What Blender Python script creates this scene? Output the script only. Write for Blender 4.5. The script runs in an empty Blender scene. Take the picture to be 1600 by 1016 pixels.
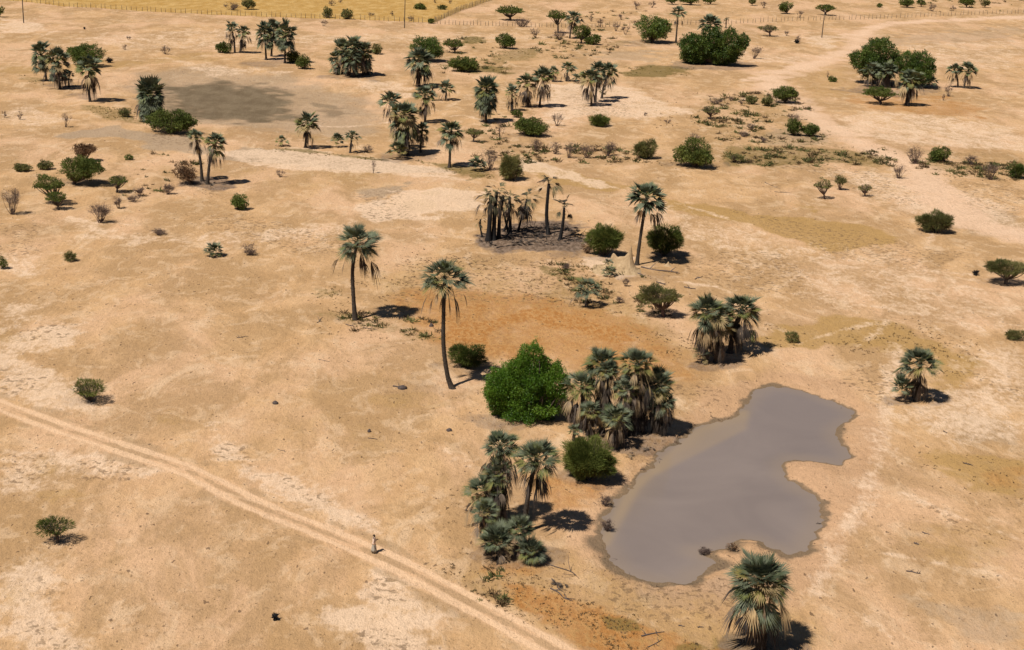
import bpy, math, random
import numpy as np
from mathutils import Vector, Matrix

# ---------------------------------------------------------------- camera, sky, sun, exposure
F_PX, PITCH, CAM_H, ROLL = 2260.0, math.radians(18.2), 56.0, 0.042
SUN_EL, SUN_AZ = math.radians(58.5), math.radians(44)      # shadows fall along +x, a little +y
scn = bpy.context.scene
cam_d = bpy.data.cameras.new('camera'); cam = bpy.data.objects.new('camera', cam_d)
scn.collection.objects.link(cam); scn.camera = cam
cam.location = (0, 0, CAM_H); cam.rotation_euler = (Matrix.Rotation(math.pi/2 - PITCH, 3, 'X') @ Matrix.Rotation(ROLL, 3, 'Z')).to_euler()
cam_d.sensor_width = 36; cam_d.lens = 36*F_PX/1600; cam_d.clip_start = 0.5; cam_d.clip_end = 20000
w = bpy.data.worlds.new('World'); scn.world = w; w.use_nodes = True
nt = w.node_tree; nt.nodes.clear()
sky = nt.nodes.new('ShaderNodeTexSky'); sky.sky_type = 'NISHITA'; sky.sun_disc = False
sky.sun_elevation = SUN_EL; sky.altitude = 1100; sky.air_density = .6; sky.dust_density = .3
tosun = Vector((-math.cos(SUN_AZ)*math.cos(SUN_EL), -math.sin(SUN_AZ)*math.cos(SUN_EL), math.sin(SUN_EL)))
sky.sun_rotation = math.atan2(tosun.x, tosun.y)
bg = nt.nodes.new('ShaderNodeBackground'); bg.inputs[1].default_value = 0.05
wo = nt.nodes.new('ShaderNodeOutputWorld')
nt.links.new(sky.outputs[0], bg.inputs[0]); nt.links.new(bg.outputs[0], wo.inputs[0])
sl = bpy.data.lights.new('sun', 'SUN'); sl.energy = 5.0; sl.angle = math.radians(0.5); sl.color = (1, .95, .87)
so = bpy.data.objects.new('sun', sl); scn.collection.objects.link(so)
so.rotation_euler = tosun.to_track_quat('Z', 'Y').to_euler()
scn.view_settings.view_transform = 'Standard'; scn.view_settings.look = 'None'
scn.view_settings.exposure = 0.0; scn.view_settings.gamma = 1
scn.cycles.max_bounces = 5; scn.cycles.diffuse_bounces = 2; scn.cycles.transparent_max_bounces = 6

R = np.random.RandomState(7)
CP, SP = math.cos(PITCH), math.sin(PITCH)
YH = 508 - F_PX*SP/CP                                   # horizon row

# ---------------------------------------------------------------- plan of the place
def uv(px, py):
    a = (np.asarray(px, float)-800)/F_PX; b = (508-np.asarray(py, float))/F_PX
    c, s = math.cos(ROLL), math.sin(ROLL)
    return a*c-b*s, a*s+b*c
def at_plane(px, py, Y):
    u, v = uv(px, py); t = Y/(CP+v*SP)
    return np.array([float(u*t), float(Y), float(CAM_H+t*(-SP+v*CP))])
def unproj0(px, py, z=0.0):
    u, v = uv(px, py)
    dy = CP + v*SP; dz = -SP + v*CP
    t = (z-CAM_H)/dz
    return u*t, dy*t
def scale_at(py): return CP*(py-YH)/CAM_H               # photo pixels per metre on the ground at a row
def vfac(py): return CP + (508-py)/F_PX*SP              # foreshortening of heights
def hfac(py): return SP - (508-py)/F_PX*CP              # foreshortening of depths

def hash2(ix, iy, seed):
    n = (ix*374761393 + iy*668265263 + seed*1442695041) & 0xffffffff
    n = ((n ^ (n >> 13))*1274126177) & 0xffffffff
    return ((n ^ (n >> 16)) & 0xffff)/65535.0
def vnoise(x, y, seed=0):
    x = np.asarray(x, float); y = np.asarray(y, float)
    fx = np.floor(x); fy = np.floor(y); ix = fx.astype(np.int64); iy = fy.astype(np.int64)
    tx = x-fx; ty = y-fy; tx = tx*tx*(3-2*tx); ty = ty*ty*(3-2*ty)
    a = hash2(ix, iy, seed); b = hash2(ix+1, iy, seed); c = hash2(ix, iy+1, seed); d = hash2(ix+1, iy+1, seed)
    return (a*(1-tx)+b*tx)*(1-ty) + (c*(1-tx)+d*tx)*ty
def fbm(x, y, seed=0, o=3):
    s = 0; a = .5; t = 0
    for k in range(o):
        s = s + a*vnoise(x*2**k, y*2**k, seed+k*17); t += a; a *= .5
    return s/t

def sdist(X, Y, P):
    """signed distance to polygon P (world), negative inside"""
    P = np.asarray(P, float); n = len(P)
    d = np.full(X.shape, 1e18); ins = np.zeros(X.shape, bool)
    for i in range(n):
        ax, ay = P[i]; bx, by = P[(i+1) % n]
        ex, ey = bx-ax, by-ay; wx, wy = X-ax, Y-ay
        t = np.clip((wx*ex+wy*ey)/(ex*ex+ey*ey+1e-9), 0, 1)
        d = np.minimum(d, (wx-ex*t)**2+(wy-ey*t)**2)
        c = ((ay > Y) != (by > Y)) & (X < (bx-ax)*(Y-ay)/((by-ay) if by != ay else 1e-9)+ax)
        ins ^= c
    d = np.sqrt(d)
    return np.where(ins, -d, d)
def ldist(X, Y, P):
    d = np.full(X.shape, 1e18)
    for i in range(len(P)-1):
        ax, ay = P[i]; bx, by = P[i+1]
        ex, ey = bx-ax, by-ay; wx, wy = X-ax, Y-ay
        t = np.clip((wx*ex+wy*ey)/(ex*ex+ey*ey+1e-9), 0, 1)
        d = np.minimum(d, (wx-ex*t)**2+(wy-ey*t)**2)
    return np.sqrt(d)
def W(pts):
    a = np.array(pts, float); x, y = unproj0(a[:, 0], a[:, 1]); return np.stack([x, y], 1)
def smooth(t): t = np.clip(t, 0, 1); return t*t*(3-2*t)
def spline(P, n=6):
    P = np.asarray(P, float); out = []
    Q = np.vstack([2*P[0]-P[1], P, 2*P[-1]-P[-2]])
    for i in range(len(P)-1):
        a, b, c, d = Q[i:i+4]
        for k in range(n):
            t = k/n
            out.append(.5*((2*b)+(-a+c)*t+(2*a-5*b+4*c-d)*t*t+(-a+3*b-3*c+d)*t**3))
    out.append(P[-1]); return np.array(out)

POND = W([(1205,599),(1232,603),(1262,610),(1300,623),(1330,638),(1336,650),(1322,658),(1308,668),(1306,680),(1322,695),
 (1330,710),(1315,723),(1295,718),(1260,714),(1238,713),(1224,722),(1228,740),(1250,760),(1272,769),(1287,780),(1287,800),(1280,820),
 (1269,835),(1260,847),(1250,860),(1237,863),(1220,854),(1200,850),(1185,842),(1162,840),(1137,849),(1112,855),(1090,858),(1102,866),
 (1117,875),(1105,885),(1082,896),(1072,908),(1050,907),(1015,901),(975,890),(955,868),(940,842),(942,812),(962,778),(984,762),
 (992,748),(998,735),(1020,726),(1030,708),(1042,699),(1067,686),(1084,664),(1120,655),(1150,645),(1168,620),(1182,606)])
PAN = W([(190,120),(330,108),(450,118),(560,135),(640,160),(650,200),(600,222),(500,228),(400,205),(300,195),(225,175)])
WATER_Z = -0.30
def height(X, Y):
    X = np.asarray(X, float); Y = np.asarray(Y, float)
    sc = np.clip(Y/120, .5, 3)
    z = (fbm(X/26, Y/26, 3, 3)-.5)*.5 + (fbm(X/4.1, Y/4.1, 9, 3)-.5)*.10
    near = (Y > POND[:, 1].min()-8) & (Y < POND[:, 1].max()+8) & (X > POND[:, 0].min()-8) & (X < POND[:, 0].max()+8)
    if np.any(near):
        xs = X[near]; ys = Y[near]
        d = sdist(xs, ys, POND) + (fbm(xs*.8, ys*.8, 21, 4)-.5)*1.5
        k = smooth(d/5.0)
        zin = WATER_Z + np.where(d < 0, np.maximum(d*.16, -.7), np.minimum(d*.11, .30))
        zz = z[near]; z[near] = zz*k + zin*(1-k)
    far = (Y > PAN[:, 1].min()-30) & (Y < PAN[:, 1].max()+30)
    if np.any(far):
        d = sdist(X[far], Y[far], PAN)
        z[far] = z[far] - 1.1*smooth((8-d)/22)
    return z
def unproj(px, py):
    z = 0.0
    for _ in range(4):
        x, y = unproj0(px, py, z); z = float(height(np.array([x]), np.array([y]))[0])
    return float(x), float(y), z

# ---------------------------------------------------------------- mesh helpers
class Buf:
    def __init__(s): s.V = []; s.Q = []; s.T = []; s.c = []; s.n = 0
    def add(s, V, Q=None, T=None, c=.5):
        V = np.asarray(V, float).reshape(-1, 3)
        if Q is not None: s.Q.append(np.asarray(Q, int).reshape(-1, 4)+s.n)
        if T is not None: s.T.append(np.asarray(T, int).reshape(-1, 3)+s.n)
        s.V.append(V); s.c.append(np.broadcast_to(np.asarray(c, float), (len(V),)).copy()); s.n += len(V)
    def tube(s, P, rad, sides=6, c=.5, cap=True):
        P = np.asarray(P, float); n = len(P); rad = np.broadcast_to(np.asarray(rad, float), (n,))
        T = np.gradient(P, axis=0); T /= np.linalg.norm(T, axis=1)[:, None]+1e-9
        up = np.array([0.31, .95, .02]); 
        if abs(T[0] @ up) > .9: up = np.array([1., 0, 0])
        A = np.cross(T, up); A /= np.linalg.norm(A, axis=1)[:, None]+1e-9
        B = np.cross(T, A)
        th = np.arange(sides)/sides*2*np.pi
        V = P[:, None, :] + rad[:, None, None]*(np.cos(th)[None, :, None]*A[:, None, :]+np.sin(th)[None, :, None]*B[:, None, :])
        i = np.arange(n-1)[:, None]*sides; j = np.arange(sides)[None, :]; k = (j+1) % sides
        Q = np.stack([i+j, i+k, i+sides+k, i+sides+j], -1).reshape(-1, 4)
        V = V.reshape(-1, 3); T2 = None
        if cap:
            V = np.vstack([V, P[-1:]]); e = (n-1)*sides
            T2 = np.stack([e+np.arange(sides), e+(np.arange(sides)+1) % sides, np.full(sides, n*sides)], 1)
        s.add(V, Q, T2, c)
    def diamonds(s, C, D, L, Wd, c=.5, rs=R, droop=0.0):
        C = np.asarray(C, float); D = np.asarray(D, float); n = len(C)
        D = D/(np.linalg.norm(D, axis=1)[:, None]+1e-9)
        r = rs.normal(size=(n, 3)); S = np.cross(D, r); S /= np.linalg.norm(S, axis=1)[:, None]+1e-9
        L = np.broadcast_to(L, (n,))[:, None]; Wd = np.broadcast_to(Wd, (n,))[:, None]
        tip = C+D*L; tip[:, 2] -= droop*L[:, 0]
        m = C+D*L*.5
        V = np.stack([C, m+S*Wd*.5, tip, m-S*Wd*.5], 1).reshape(-1, 3)
        Q = np.arange(4*n).reshape(n, 4)
        s.add(V, Q, None, np.repeat(np.broadcast_to(c, (n,)), 4))
    def mesh(s, name, mat, smooth_=False):
        me = bpy.data.meshes.new(name)
        V = np.vstack(s.V).astype(np.float32); me.vertices.add(len(V)); me.vertices.foreach_set('co', V.ravel())
        Q = np.vstack(s.Q) if s.Q else np.zeros((0, 4), int); T = np.vstack(s.T) if s.T else np.zeros((0, 3), int)
        li = np.concatenate([Q.ravel(), T.ravel()]).astype(np.int32)
        me.loops.add(len(li)); me.loops.foreach_set('vertex_index', li)
        st = np.concatenate([np.arange(len(Q))*4, len(Q)*4+np.arange(len(T))*3]).astype(np.int32)
        me.polygons.add(len(st)); me.polygons.foreach_set('loop_start', st)
        me.update(calc_edges=True)
        if smooth_: me.polygons.foreach_set('use_smooth', np.ones(len(st), bool))
        at = me.attributes.new('tone', 'FLOAT', 'POINT'); at.data.foreach_set('value', np.concatenate(s.c).astype(np.float32))
        me.materials.append(mat); return me
    def obj(s, name, mat, parent=None, smooth_=False):
        o = bpy.data.objects.new(name, s.mesh(name, mat, smooth_)); scn.collection.objects.link(o)
        if parent: o.parent = parent
        return o
def thing(name, label, cat, loc=(0, 0, 0), rz=0, group=None):
    o = bpy.data.objects.new(name, None); scn.collection.objects.link(o)
    o.location = loc; o.rotation_euler = (0, 0, rz); o.empty_display_size = .2
    o['label'] = label; o['category'] = cat
    if group: o['group'] = group
    return o
def tag(o, label=None, cat=None, group=None, kind=None):
    if label: o['label'] = label
    if cat: o['category'] = cat
    if group: o['group'] = group
    if kind: o['kind'] = kind
    return o

# ---------------------------------------------------------------- materials
def new_mat(name, rough=.9, spec=.2):
    m = bpy.data.materials.new(name); m.use_nodes = True; b = m.node_tree.nodes['Principled BSDF']
    b.inputs['Roughness'].default_value = rough; b.inputs['Specular IOR Level'].default_value = spec
    return m, m.node_tree, b
def ramp_mat(name, stops, rough=.9, spec=.2, transl=0, nscale=3.0, namp=.3, bump=0):
    m, t, b = new_mat(name, rough, spec); N = t.nodes; Lk = t.links
    a = N.new('ShaderNodeAttribute'); a.attribute_name = 'tone'
    tc = N.new('ShaderNodeTexCoord'); no = N.new('ShaderNodeTexNoise'); no.inputs['Scale'].default_value = nscale
    Lk.new(tc.outputs['Object'], no.inputs['Vector'])
    ma = N.new('ShaderNodeMath'); ma.operation = 'MULTIPLY_ADD'
    Lk.new(no.outputs[0], ma.inputs[0]); ma.inputs[1].default_value = namp
    ad = N.new('ShaderNodeMath'); ad.operation = 'SUBTRACT'; Lk.new(a.outputs['Fac'], ad.inputs[0]); ad.inputs[1].default_value = namp*.5
    Lk.new(ad.outputs[0], ma.inputs[2])
    cr = N.new('ShaderNodeValToRGB'); e = cr.color_ramp.elements
    while len(e) > 1: e.remove(e[-1])
    e[0].position = stops[0][0]; e[0].color = (*stops[0][1], 1)
    for p, c in stops[1:]:
        q = e.new(p); q.color = (*c, 1)
    Lk.new(ma.outputs[0], cr.inputs[0]); Lk.new(cr.outputs[0], b.inputs['Base Color'])
    if bump:
        bp = N.new('ShaderNodeBump'); bp.inputs['Strength'].default_value = bump; bp.inputs['Distance'].default_value = .05
        Lk.new(no.outputs[0], bp.inputs['Height']); Lk.new(bp.outputs[0], b.inputs['Normal'])
    if transl:
        tr = N.new('ShaderNodeBsdfTranslucent'); Lk.new(cr.outputs[0], tr.inputs[0])
        mx = N.new('ShaderNodeMixShader'); mx.inputs[0].default_value = transl
        out = N['Material Output']; Lk.new(b.outputs[0], mx.inputs[1]); Lk.new(tr.outputs[0], mx.inputs[2]); Lk.new(mx.outputs[0], out.inputs[0])
    return m
M = {}
M['palm'] = ramp_mat('palm_frond', [(0, (.022, .030, .015)), (.22, (.060, .076, .040)), (.5, (.165, .182, .118)), (.7, (.135, .15, .045)), (.86, (.23, .19, .06)), (1, (.36, .26, .13))], .55, .18, .10, 2, .25)
M['dead'] = ramp_mat('dead_frond', [(0, (.022, .017, .014)), (.4, (.085, .064, .05)), (.75, (.21, .155, .11)), (1, (.43, .30, .15))], .75, .25, .06, 2, .3)
M['burnt'] = ramp_mat('scorched_frond', [(0, (.012, .011, .010)), (.35, (.045, .038, .024)), (.6, (.10, .095, .05)), (.8, (.20, .16, .075)), (1, (.34, .25, .13))], .7, .2, .06, 2, .3)
M['bark'] = ramp_mat('palm_bark', [(0, (.02, .015, .012)), (.5, (.06, .048, .038)), (1, (.13, .105, .085))], .95, .1, 0, 5, .8, .6)
M['charred'] = ramp_mat('charred_bark', [(0, (.008, .008, .009)), (.6, (.02, .018, .018)), (1, (.14, .12, .10))], .9, .2, 0, 6, .7, .6)
M['thorn'] = ramp_mat('thorn_leaf', [(0, (.034, .052, .010)), (.5, (.098, .125, .024)), (1, (.20, .215, .052))], .7, .2, .22, 1.5, .35)
M['fresh'] = ramp_mat('fresh_leaf', [(0, (.07, .10, .02)), (.5, (.13, .17, .035)), (1, (.21, .24, .06))], .7, .2, .25, 1.5, .35)
M['broad'] = ramp_mat('broad_leaf', [(0, (.026, .052, .008)), (.5, (.07, .115, .018)), (1, (.15, .19, .035))], .5, .35, .22, 1.0, .4)
M['bright'] = ramp_mat('bright_leaf', [(0, (.035, .09, .006)), (.5, (.085, .175, .012)), (1, (.18, .28, .03))], .5, .35, .28, 1.0, .4)
M['olive'] = ramp_mat('olive_leaf', [(0, (.06, .062, .02)), (.5, (.14, .14, .045)), (1, (.25, .23, .08))], .75, .2, .2, 1.5, .35)
M['twig'] = ramp_mat('dry_twig', [(0, (.05, .036, .030)), (.5, (.125, .085, .070)), (1, (.22, .155, .125))], .9, .15, 0, 3, .3)
M['russet'] = ramp_mat('russet_leaf', [(0, (.07, .04, .02)), (.5, (.17, .095, .05)), (1, (.26, .16, .09))], .85, .15, .15, 2, .3)
M['wood'] = ramp_mat('tree_bark', [(0, (.03, .024, .02)), (.5, (.09, .07, .055)), (1, (.17, .135, .11))], .95, .1, 0, 6, .6, .5)
M['log'] = ramp_mat('weathered_wood', [(0, (.035, .028, .026)), (.5, (.11, .085, .075)), (1, (.24, .19, .16))], .95, .1, 0, 8, .7, .4)
M['post'] = ramp_mat('fence_wood', [(0, (.05, .04, .032)), (.5, (.13, .10, .075)), (1, (.22, .17, .13))], .95, .1, 0, 4, .5)
M['grass'] = ramp_mat('dry_grass', [(0, (.09, .065, .022)), (.35, (.16, .12, .035)), (.7, (.26, .19, .065)), (1, (.14, .15, .045))], .9, .1, .15, 1, .2)
M['tuft'] = ramp_mat('dark_tuft', [(0, (.06, .04, .02)), (.5, (.14, .09, .045)), (1, (.22, .155, .07))], .9, .1, .1, 1, .2)
M['mound'] = ramp_mat('termite_clay', [(0, (.30, .20, .11)), (.5, (.43, .30, .17)), (1, (.55, .40, .24))], .95, .1, 0, 3.5, .8, .9)
M['wire'] = ramp_mat('fence_wire', [(0, (.16, .13, .10)), (1, (.2, .17, .14))], .6, .4)
# ---------------------------------------------------------------- the ground: one grid, split into ground / road / track / pan / field
PX = {}
def ell(cx, cy, rx, ry, n=20):
    return [(cx+rx*math.cos(2*math.pi*k/n), cy+ry*math.sin(2*math.pi*k/n)) for k in range(n)]
ROAD = spline(W([(-160,590),(-60,615),(0,634),(100,671),(200,704),(300,739),(400,790),(500,830),(585,866),(650,897),(800,978),(870,1016),(960,1065)]), 5)
TRACK = spline(W([(1700,22),(1600,27),(1500,31),(1400,37),(1350,50),(1325,80),(1250,105),(1200,124),(1230,150),(1275,185),(1325,215),(1375,240),(1425,262),(1450,288),(1480,322),(1530,350),(1620,372),(1750,400)]), 5)
def build_ground():
    # rows
    rows = []
    py = 1120.0
    while py > -52:
        rows.append(unproj0(800, py)[1]); py -= 1.5 if py > 330 else 1.1
    rows = [float(r) for r in rows]
    y = rows[-1]; st = rows[-1]-rows[-2]
    while y < 9000: st *= 1.22; y += st; rows.append(float(y))
    pre = [-3000, -1200, -400, -120, -40, -15, -5]
    y0 = rows[0]; yy = 2.0; 
    while yy < y0-1: pre.append(yy); yy += 4
    Ys = np.array(pre+rows)
    nin = 760
    t = np.linspace(-1, 1, nin)
    hw = np.clip((Ys*CP+CAM_H*SP)*.354*1.32, 40, 330)
    ext = np.array([1.15, 1.4, 1.9, 2.8, 5, 10, 30, 90])
    tt = np.concatenate([-ext[::-1], t, ext])
    X = tt[None, :]*hw[:, None]; Y = np.repeat(Ys[:, None], len(tt), 1)
    Z = height(X.ravel(), Y.ravel()).reshape(X.shape)
    ny, nx = X.shape
    x = X.ravel(); y = Y.ravel(); n = len(x)
    wob = (fbm(x*.9, y*.9, 31, 3)-.5)
    wob2 = (fbm(x*.22, y*.22, 41, 4)-.5)
    dist = np.sqrt(x*x+y*y)
    wb = wob*1.5 + wob2*np.clip(dist/60, 1.5, 7)*1.8
    L = {}
    def layer(name):
        if name not in L: L[name] = np.zeros(n)
        return L[name]
    def box(P, m):
        return (x > P[:, 0].min()-m) & (x < P[:, 0].max()+m) & (y > P[:, 1].min()-m) & (y < P[:, 1].max()+m)
    def poly(name, pts, soft, k=1.0, world=False, wbl=1.0):
        P = np.array(pts) if world else W(pts); a = layer(name)
        if not world: soft = soft/scale_at(np.mean([p[1] for p in pts]))*1.4
        m = box(P, soft*2+6)
        d = sdist(x[m], y[m], P) + wb[m]*wbl
        a[m] = np.maximum(a[m], k*smooth(.5-d/(2*soft)))
    def line(name, pts, wid, soft, k=1.0, world=False, wbl=.12, sp=True):
        P = np.array(pts) if world else (spline(W(pts), 4) if sp else W(pts)); a = layer(name)
        m = box(P, wid+soft*2+3)
        d = ldist(x[m], y[m], P) - wid/2 + wb[m]*wbl
        a[m] = np.maximum(a[m], k*smooth(.5-d/(2*soft)))
    # grey pans
    poly('pan', [(190,112),(330,104),(450,115),(540,138),(600,165),(600,198),(540,214),(460,205),(380,198),(290,192),(225,175)], 30, .6, wbl=1.2)
    poly('mud', [(252,132),(330,122),(400,129),(445,142),(475,155),(490,165),(470,177),(430,186),(370,186),(300,176),(262,160),(240,145)], 34, 1.0, wbl=1.8)
    poly('mud', [(470,150),(520,158),(560,170),(540,178),(470,172)], 14, .55, wbl=1.8)
    poly('mud', [(500,172),(540,170),(540,178),(505,178)], 4, .4); poly('mud', ell(400,165,100,20), 20, .35)
    poly('pan', [(960,80),(1050,78),(1020,98),(960,96),(900,90)], 12, .5, wbl=2)
    poly('pan', [(1200,200),(1180,230),(1260,230),(1300,215),(1250,200)], 8, .5)
    poly('pan', [(1340,62),(1480,50),(1600,40),(1600,60),(1500,66),(1400,72)], 10, .45, wbl=2)
    poly('pan', [(380,232),(480,236),(640,258),(720,268),(600,272),(480,262),(330,250)], 6, .7)
    poly('pan', [(60,215),(180,195),(300,215),(340,240),(250,235),(180,215)], 8, .7)
    poly('pan', [(1480,640),(1600,650),(1600,700),(1480,690)], 16, .45)
    poly('pan', [(1420,930),(1600,960),(1600,1020),(1500,1000)], 16, .5)
    poly('pan', [(560,300),(640,285),(640,300),(590,320)], 8, .7)
    poly('pan', [(1480,330),(1600,330),(1600,370),(1520,370)], 10, .45)
    # ochre / yellow grass
    poly('ochre', [(990,288),(1075,318),(1175,336),(1250,342),(1340,350),(1395,365),(1400,382),(1300,394),(1250,378),(1175,352),(1075,334),(1000,305)], 8, .9, wbl=.8)
    poly('ochre', [(1240,318),(1290,322),(1280,330),(1240,326)], 3, .6)
    poly('ochre', [(820,262),(900,270),(1000,292),(960,300),(880,290),(820,275)], 5, .7)
    poly('ochre', ell(655,321,28,10), 2, 1, wbl=.1); poly('ochre', ell(673,302,15,3.5), 2, 1, wbl=.1)
    poly('ochre', [(1190,528),(1230,505),(1310,495),(1380,508),(1430,522),(1480,538),(1518,560),(1512,600),(1475,612),(1440,545),(1350,545),(1250,545),(1200,540)], 14, .8, wbl=1.6)
    poly('ochre', [(1425,712),(1480,702),(1600,716),(1600,780),(1520,762)], 14, .75)
    poly('ochre', [(560,420),(700,400),(900,430),(1000,480),(1120,590),(1060,604),(760,560),(600,500)], 22, .35)
    poly('ochre', [(300,660),(480,640),(620,650),(640,720),(420,700)], 50, .25)
    poly('ochre', [(900,860),(1000,900),(1300,960),(1350,1016),(850,1016),(700,900),(780,860)], 30, .4)
    poly('ochre', [(1380,800),(1600,820),(1600,900),(1450,880)], 30, .4)
    poly('ochre', [(200,255),(560,262),(700,275),(560,300),(300,290)], 10, .3)
    poly('ochre', [(0,105),(200,95),(330,80),(330,95),(120,112),(0,118)], 6, .5)
    poly('ochre', [(400,190),(560,210),(620,225),(500,218)], 6, .3)
    poly('ochre', [(1280,100),(1350,110),(1350,150),(1270,160),(1230,130)], 8, .4)
    for e in [(20,528,35,12),(30,935,34,16),(265,655,30,14),(108,775,50,10),(70,730,25,18),(640,625,60,12)]: poly('ochre', ell(*e), 8, .45)
    # orange, rusty soil
    poly('orange', [(590,462),(680,440),(760,455),(850,462),(940,482),(1010,512),(1060,555),(1110,588),(1095,604),(1040,596),(900,575),(760,560),(690,545),(640,510)], 24, .62)
    poly('orange', [(690,515),(740,495),(820,476),(900,484),(960,508),(1010,532),(970,548),(900,524),(840,500),(780,515),(760,545),(720,545)], 12, .95)
    poly('orange', [(1100,560),(1060,545),(1000,540),(1080,600),(1150,600)], 12, .35)
    poly('orange', [(1330,150),(1400,152),(1480,150),(1560,170),(1500,182),(1400,176),(1340,165)], 14, .55, wbl=2)
    poly('orange', [(850,735),(930,760),(920,800),(860,800),(800,740)], 14, .65)
    poly('orange', [(780,905),(860,920),(960,955),(1060,995),(1130,1020),(900,1022),(860,985),(790,950)], 10, .75)
    poly('orange', [(740,880),(840,880),(860,900),(760,910)], 10, .6)
    poly('orange', [(1500,735),(1600,735),(1600,765),(1540,755)], 12, .45)
    # pale, salty or bare sand
    pale = [([(0,540),(40,520),(120,505),(145,520),(110,545),(60,552),(0,562)], 8, .8),
     ([(0,480),(60,470),(70,500),(0,520)], 10, .5),
     ([(0,562),(50,575),(120,612),(160,640),(60,640),(0,620)], 8, .75),
     ([(0,700),(80,698),(150,705),(250,718),(300,735),(230,748),(120,742),(60,760),(0,768)], 8, .6),
     ([(0,905),(60,885),(92,905),(84,935),(120,970),(125,1016),(0,1016)], 10, .8),
     ([(322,680),(350,680),(400,725),(450,745),(520,770),(560,800),(590,830),(520,810),(440,780),(380,745)], 8, .8),
     ([(585,885),(645,905),(640,950),(600,946),(520,952),(515,962),(560,992),(585,1020),(690,1022),(650,985),(700,960),(640,960),(560,935)], 7, .85),
     ([(555,327),(600,303),(640,294),(700,292),(760,300),(745,325),(690,335),(620,342),(590,348)], 5, 1),
     ([(860,130),(975,135),(1050,165),(1095,178),(980,186),(920,182),(870,195),(850,160)], 6, .75),
     ([(810,248),(875,266),(950,284),(940,292),(870,280),(805,262)], 3, .8),
     ([(1400,70),(1600,62),(1600,110),(1450,105)], 8, .4),
     ([(1260,200),(1400,225),(1600,235),(1600,200),(1450,180),(1350,175)], 8, .6),
     ([(1100,60),(1180,86),(1330,84),(1260,100),(1150,96)], 4, .4),
     ([(1260,55),(1310,55),(1305,75),(1265,72)], 4, .7),
     ([(1300,270),(1440,270),(1600,330),(1600,370),(1470,350),(1400,330)], 14, .6),
     ([(1150,420),(1260,380),(1420,400),(1500,430),(1600,480),(1600,520),(1400,500),(1250,470)], 26, .35),
     ([(1000,300),(1100,345),(1250,385),(1300,400),(1150,400),(1040,360)], 12, .4),
     ([(1520,540),(1600,560),(1600,680),(1480,690),(1400,650),(1440,610),(1530,600)], 14, .6),
     ([(100,345),(260,372),(400,360),(560,345),(540,375),(300,385),(140,380)], 8, .5),
     ([(330,238),(480,232),(700,262),(720,280),(560,272),(400,262)], 4, .75),
     ([(0,28),(60,36),(90,50),(40,50),(0,52)], 4, .7), ([(100,60),(300,45),(500,55),(800,50),(900,62),(500,68),(200,80)], 6, .4),
     ([(250,90),(330,115),(450,112),(330,100)], 3, .5), ([(20,160),(120,185),(60,200),(0,190)], 6, .5),
     ([(540,120),(640,135),(640,150),(560,140)], 4, .6), ([(680,690),(740,715),(720,740),(690,720)], 6, .5),
     ([(940,400),(1000,400),(1000,420),(980,436),(915,430),(905,405)], 4, .9),
     ([(0,395),(70,400),(60,440),(0,430)], 8, .5), ([(1480,560),(1520,620),(1600,625),(1600,600)], 6, .4)]
    for p, s_, k in pale: poly('pale', p, s_*2.2, k)
    trails = [([(1330,82),(1230,88),(1150,90),(1080,100)], .9), ([(1265,920),(1300,935),(1350,965),(1400,1000),(1440,1030)], .5),
     ([(1385,865),(1470,880),(1540,893),(1620,912)], .4), ([(110,340),(260,376),(330,376),(400,366),(540,352)], .6),
     ([(0,343),(110,346),(200,352)], .6), ([(260,90),(300,100),(330,115)], .8), ([(0,20),(50,28),(85,45),(60,60)], 1.2),
     ([(1060,440),(1140,455),(1200,505),(1235,520)], .3), ([(1310,560),(1380,510),(1385,470)], .3), ([(1395,560),(1385,620),(1380,700)], 1.0),
     ([(450,300),(600,340),(700,380),(740,420)], .4), ([(430,160),(500,190),(700,180),(760,190)], .7), ([(680,180),(740,186),(830,196),(960,212)], .7),
     ([(1000,440),(1100,470),(1150,480)], .3), ([(1240,540),(1300,520),(1370,505)], .3), ([(1480,320),(1440,400),(1420,470),(1500,540),(1600,640)], .8),
     ([(700,262),(800,250),(900,278),(1100,330),(1300,400),(1600,440)], .7), ([(860,150),(950,180),(1080,176),(1180,150)], .7),
     ([(600,60),(900,55),(1060,75),(1180,60),(1330,45)], 1.0), ([(1410,770),(1480,800),(1560,830),(1620,850)], .9), ([(1260,930),(1300,890),(1360,800),(1400,700)], .6)]
    for p, wd in trails: line('pale', p, wd, .7*max(1, wd), .55, wbl=.35)
    for p, wd in [([(1400,540),(1388,620),(1378,700),(1350,780),(1300,880),(1262,940)], 2.6), ([(1330,82),(1250,100),(1160,128)], 2), ([(1262,922),(1300,938),(1350,966),(1425,1020)], 1.0), ([(330,660),(380,740),(470,790),(560,850)], 1.4), ([(1600,375),(1500,335),(1440,290)], 3)]: line('pale', p, wd*.75, .8, .52, wbl=.5)
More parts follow.
